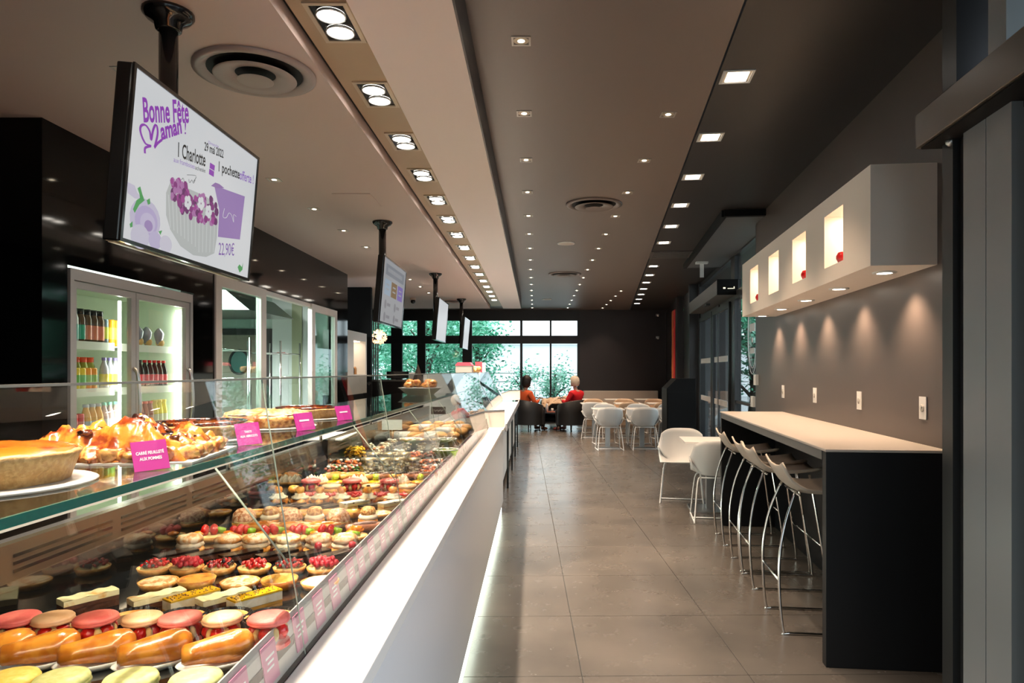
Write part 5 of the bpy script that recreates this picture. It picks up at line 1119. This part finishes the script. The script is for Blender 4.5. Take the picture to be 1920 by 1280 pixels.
jr = (J, 'dessert_jar', 'glass cream jar with golden lid', 'jar'); cm_ = (CM, 'fruit_cup', 'clear cup of yellow mango pieces', 'cup'); crc = (CR, 'salad_cup', 'clear cup of white salad', 'cup'); coc = (CO, 'salad_cup', 'clear orange and white cup', 'cup'); bg_ = (BG, 'salad_bowl', 'green bowl with clear lid', 'bowl')
dep(889, [(624,)+tg_, (656,)+tg_, (690,)+jr, (718,)+jr, (746,)+jr, (775,)+jr, (806,)+tp_])
dep(877, [(628,)+tp_, (660,)+tp_, (700,)+jr, (730,)+jr, (758,)+jr, (795,)+td_, (815,)+td_])
dep(860, [(640,)+cm_, (674,)+cm_, (712,)+coc, (748,)+crc, (782,)+tp_, (810,)+tg_, (836,)+bg_])
dep(846, [(690,)+crc, (722,)+crc, (762,)+jr, (790,)+jr, (815,)+jr])
dep(838, [(770,)+bg_, (836,)+bg_, (735,)+crc])
sw_, rl__ = (SW, 'sandwich', 'long roll sandwich in white paper', 'sandwich'), (ROLL, 'bread_roll', 'round golden bread roll', 'bread')
dep(826, [(745,)+sw_, (772,)+rl__, (800,)+sw_, (826,)+rl__, (850,)+rl__])
dep(817, [(775,)+rl__, (800,)+rl__, (825,)+sw_, (850,)+rl__, (866,)+rl__])
dep(810, [(790,)+sw_, (815,)+rl__, (838,)+rl__, (858,)+sw_, (874,)+rl__])
dep(803, [(800,)+rl__, (822,)+rl__, (844,)+rl__, (862,)+rl__])
for x, by, col, lb in ((822, 800, 'wood_dark', 'black name card with white script among the bread rolls'), (735, 838, 'paper', 'white name card among the cups')):
    Y = D*F/(by - HY); t = thing('name_card', lb, 'card', (px(x, Y), Y, ZD)); mt_ = mat('wood_dark', (.05,.035,.03), .5) if col == 'wood_dark' else MATS['paper']
    part('card', M().box(-.07, .07, -.002, .002, .12, .19), mt_, t); part('stick', M().cyl((0, .004, 0), (0, .004, .13), .003, 6), steel, t)
    if col == 'wood_dark': part('script', M().tube([(-.05 + .01*k, -.004, .155 + .012*math.sin(k*2.1)) for k in range(11)], .0018, 4), white, t)
# paper tray lying on the rear ledge
tr_ = tag(obj('paper_tray', M().box(-.10, .10, -.22, .22, 0, .012).mesh('paper_tray', MATS['paper']), None, (-1.16, 3.9, 1.101), R(4), .004), 'white paper tray lying on the rear ledge of the showcase', 'tray')

# ------------------------------------------------------------------ tarts on the glass shelf
ZS = 1.2972
board = mat('cake_board', (.55,.52,.48), .5)
piecr = fm_('pie_crust', (.68,.46,.22), (.78,.56,.30), 120, .6); piet = fm_('pie_top', (.86,.36,.06), (.50,.15,.03), 22, .3, .54, .68, coat=.6, rough=.25)
apr = fm_('apricot_glaze', (.75,.30,.04), (.20,.05,.012), 24, .6, .52, .60, coat=1, rough=.15); flaky = fm_('flaky', (.55,.22,.05), (.92,.62,.28), 55, 1, .42, .58, coat=.4, rough=.35)
burnt = fm_('burnt_caramel', (.05,.012,.005), (.30,.09,.02), 60, .5, coat=1, rough=.15); frost = fm_('frosting', (.82,.62,.40), (.65,.30,.09), 60, .9, .48, .6)
def bd(r): return P1('cake_board', M().lathe([(0,0),(r,0),(r+.004,.003),(r,.005),(0,.005)], 40), board)
PIE = [bd(.148), P1('crust', M().lathe([(0,.005),(.112,.005),(.124,.045),(.128,.052),(.122,.056),(.116,.050),(0,.046)], 44, amp=.003, ns=30), piecr), P1('filling', M().lathe([(.125,.053),(.118,.058),(.10,.061),(.05,.064),(0,.064)], 36, amp=.004, ns=25), piet)]
def lumpy(sx, sy, h, n, seed, mt, extra):
    rnd = random.Random(seed); m = M(); q = M(); 
    def f(u, v):
        x, y = (2*u-1), (2*v-1); e = max(abs(x), abs(y)); z = h*(1 - e**6)*(.66 + .62*noise.noise(Vector((x*2.3, y*2.3, seed)))+.26*noise.noise(Vector((x*8, y*8, seed)))+.10*noise.noise(Vector((x*19, y*19, seed)))) + .004
        return (x*sx*(1+.06*noise.noise(Vector((x*3, y*3, 5+seed)))), y*sy*(1+.06*noise.noise(Vector((x*3, y*3, 9+seed)))), max(.005, z))
    m.surf(f, 44, 44)
    for k in range(n):
        x, y = rnd.uniform(-.75, .75), rnd.uniform(-.75, .75); z = f((x+1)/2, (y+1)/2)[2]; q.ball((x*sx, y*sy, z-.002), rnd.uniform(.006, .017), 0, 10, 6, .32, .009, 70, k)
    e_ = M(); 
    for k in range(30):
        a = k/30*6.28; x = sx*.93*max(-1, min(1, 1.25*math.cos(a))); y = sy*.93*max(-1, min(1, 1.25*math.sin(a))); e_.ball((x, y, .014), .024, 0, 10, 8, .7, .014, 45, k+seed)
    return [P1('pastry_base', m, mt), P1('caramel_patch', q, extra), P1('folded_rim', e_, flaky)]
FEU = [P1('cake_board', M().box(-.175, .175, -.15, .15, 0, .004), board)] + lumpy(.155, .135, .078, 44, 3, fm_('feuille_glaze', (.84,.44,.12), (.42,.12,.03), 30, 1, .44, .60, coat=.7, rough=.25), burnt)
APR = [bd(.145), P1('crust', M().lathe([(0,.005),(.118,.005),(.130,.034),(.133,.040),(.127,.042),(.12,.036),(0,.034)], 44, amp=.003, ns=30), piecr), P1('topping', M().lathe([(.125,.038),(.09,.043),(.04,.044),(0,.045)], 36, amp=.006, ns=40), apr),
       P1('dark_edge', M().tube([(.112*math.cos(a*.262), .112*math.sin(a*.262), .044) for a in range(24)], .006, 6, 0, True), burnt)]
GAL = [bd(.15), P1('layers', M().lathe([(0,.005),(.13,.005),(.138,.015),(.134,.022),(.139,.03),(.13,.042),(.10,.052),(0,.055)], 44, amp=.006, ns=32), flaky), P1('frosting', M().lathe([(.128,.045),(.09,.056),(.05,.05),(0,.052)], 36, amp=.007, ns=40), frost)]
def onshelf(pr, nm, lb, x, y, rz=0, sc=1): put(pr, nm, lb, 'tart', (x, y, ZS), rz, 'large tarts on the glass shelf', sc)
onshelf(PIE, 'custard_pie', 'thick round custard pie with glazed orange top, nearest on the glass shelf', -.875, 1.09)
onshelf(FEU, 'puff_pastry_tart', 'lumpy caramelised puff pastry tart behind the first pink card', -.865, 1.46, R(8), (1, 1, 1))
onshelf(APR, 'apricot_tart', 'round dark glazed apricot tart in thick crust, third on the shelf', -.90, 1.84, 0, 1.0)
onshelf(GAL, 'sugared_galette', 'flaky sugar dusted galette, fourth on the shelf', -.87, 2.22, 0, 1.0)
onshelf(APR, 'fruit_tart', 'dark edged round tart, farthest of the large tarts on the shelf', -.88, 2.62, .7, .95)
CARD = [P1('card', M().box(-.034, .034, -.0015, .0015, 0, .066), CARD_PINK), P1('acrylic_sleeve', M().box(-.038, .038, .0016, .003, -.002, .070), plastic), P1('foot', M().box(-.034, .034, 0, .04, 0, .002), plastic)]
for k, (y, lb) in enumerate(((1.25, 'pink card reading CARRÉ FEUILLETÉ AUX POMMES on the glass shelf'), (1.68, 'second pink card on the shelf, reading AUX ABRICOTS'), (2.09, 'third pink card from the camera on the glass shelf'), (2.52, 'fourth pink card from the camera on the glass shelf'))):
    o = put(CARD, 'price_card', lb, 'card', (-.70, y, ZS+.001), 0, 'pink cards on the glass shelf', rot=(R(-24), R(-3), R(42)), sc=.86)
    lines = (('CARRÉ FEUILLETÉ', 'AUX POMMES'), ('TARTE', 'AUX ABRICOTS'), (), ())[k]
    for q, s_ in enumerate(lines):
        tx = text(o, s_, 0, -.0022, .0095, whiteled, .72, 0, 0, .036 - q*.013, 'CENTER', bold=.0002); tx.rotation_euler = (R(90), 0, 0)
    if not lines: part('print_lines', M().box(-.018, .018, -.0022, -.0016, .034, .040), whiteled, o)
# pile of boxed pastries at the far end of the glass shelf
pb = thing('pastry_stack', 'orange pastries on a white stand at the far end of the glass shelf', 'pastry', (-.88, 5.25, ZS)); part('stand', M().lathe([(0,0),(.10,0),(.16,.05),(.17,.055),(0,.055)], 28), dish, pb)
m = M(); rnd = random.Random(8)
for k in range(9): a = k*.9; m.ball((.09*math.cos(a), .09*math.sin(a), .075+.02*(k%2)), .04, 0, 12, 8, .6, .008, 40, k)
part('pastries', m, flaky, pb); part('dark_cone', M().lathe([(.05,.08),(.0,.24)], 4, (-.02, .0, 0), smooth=False), choc, pb)
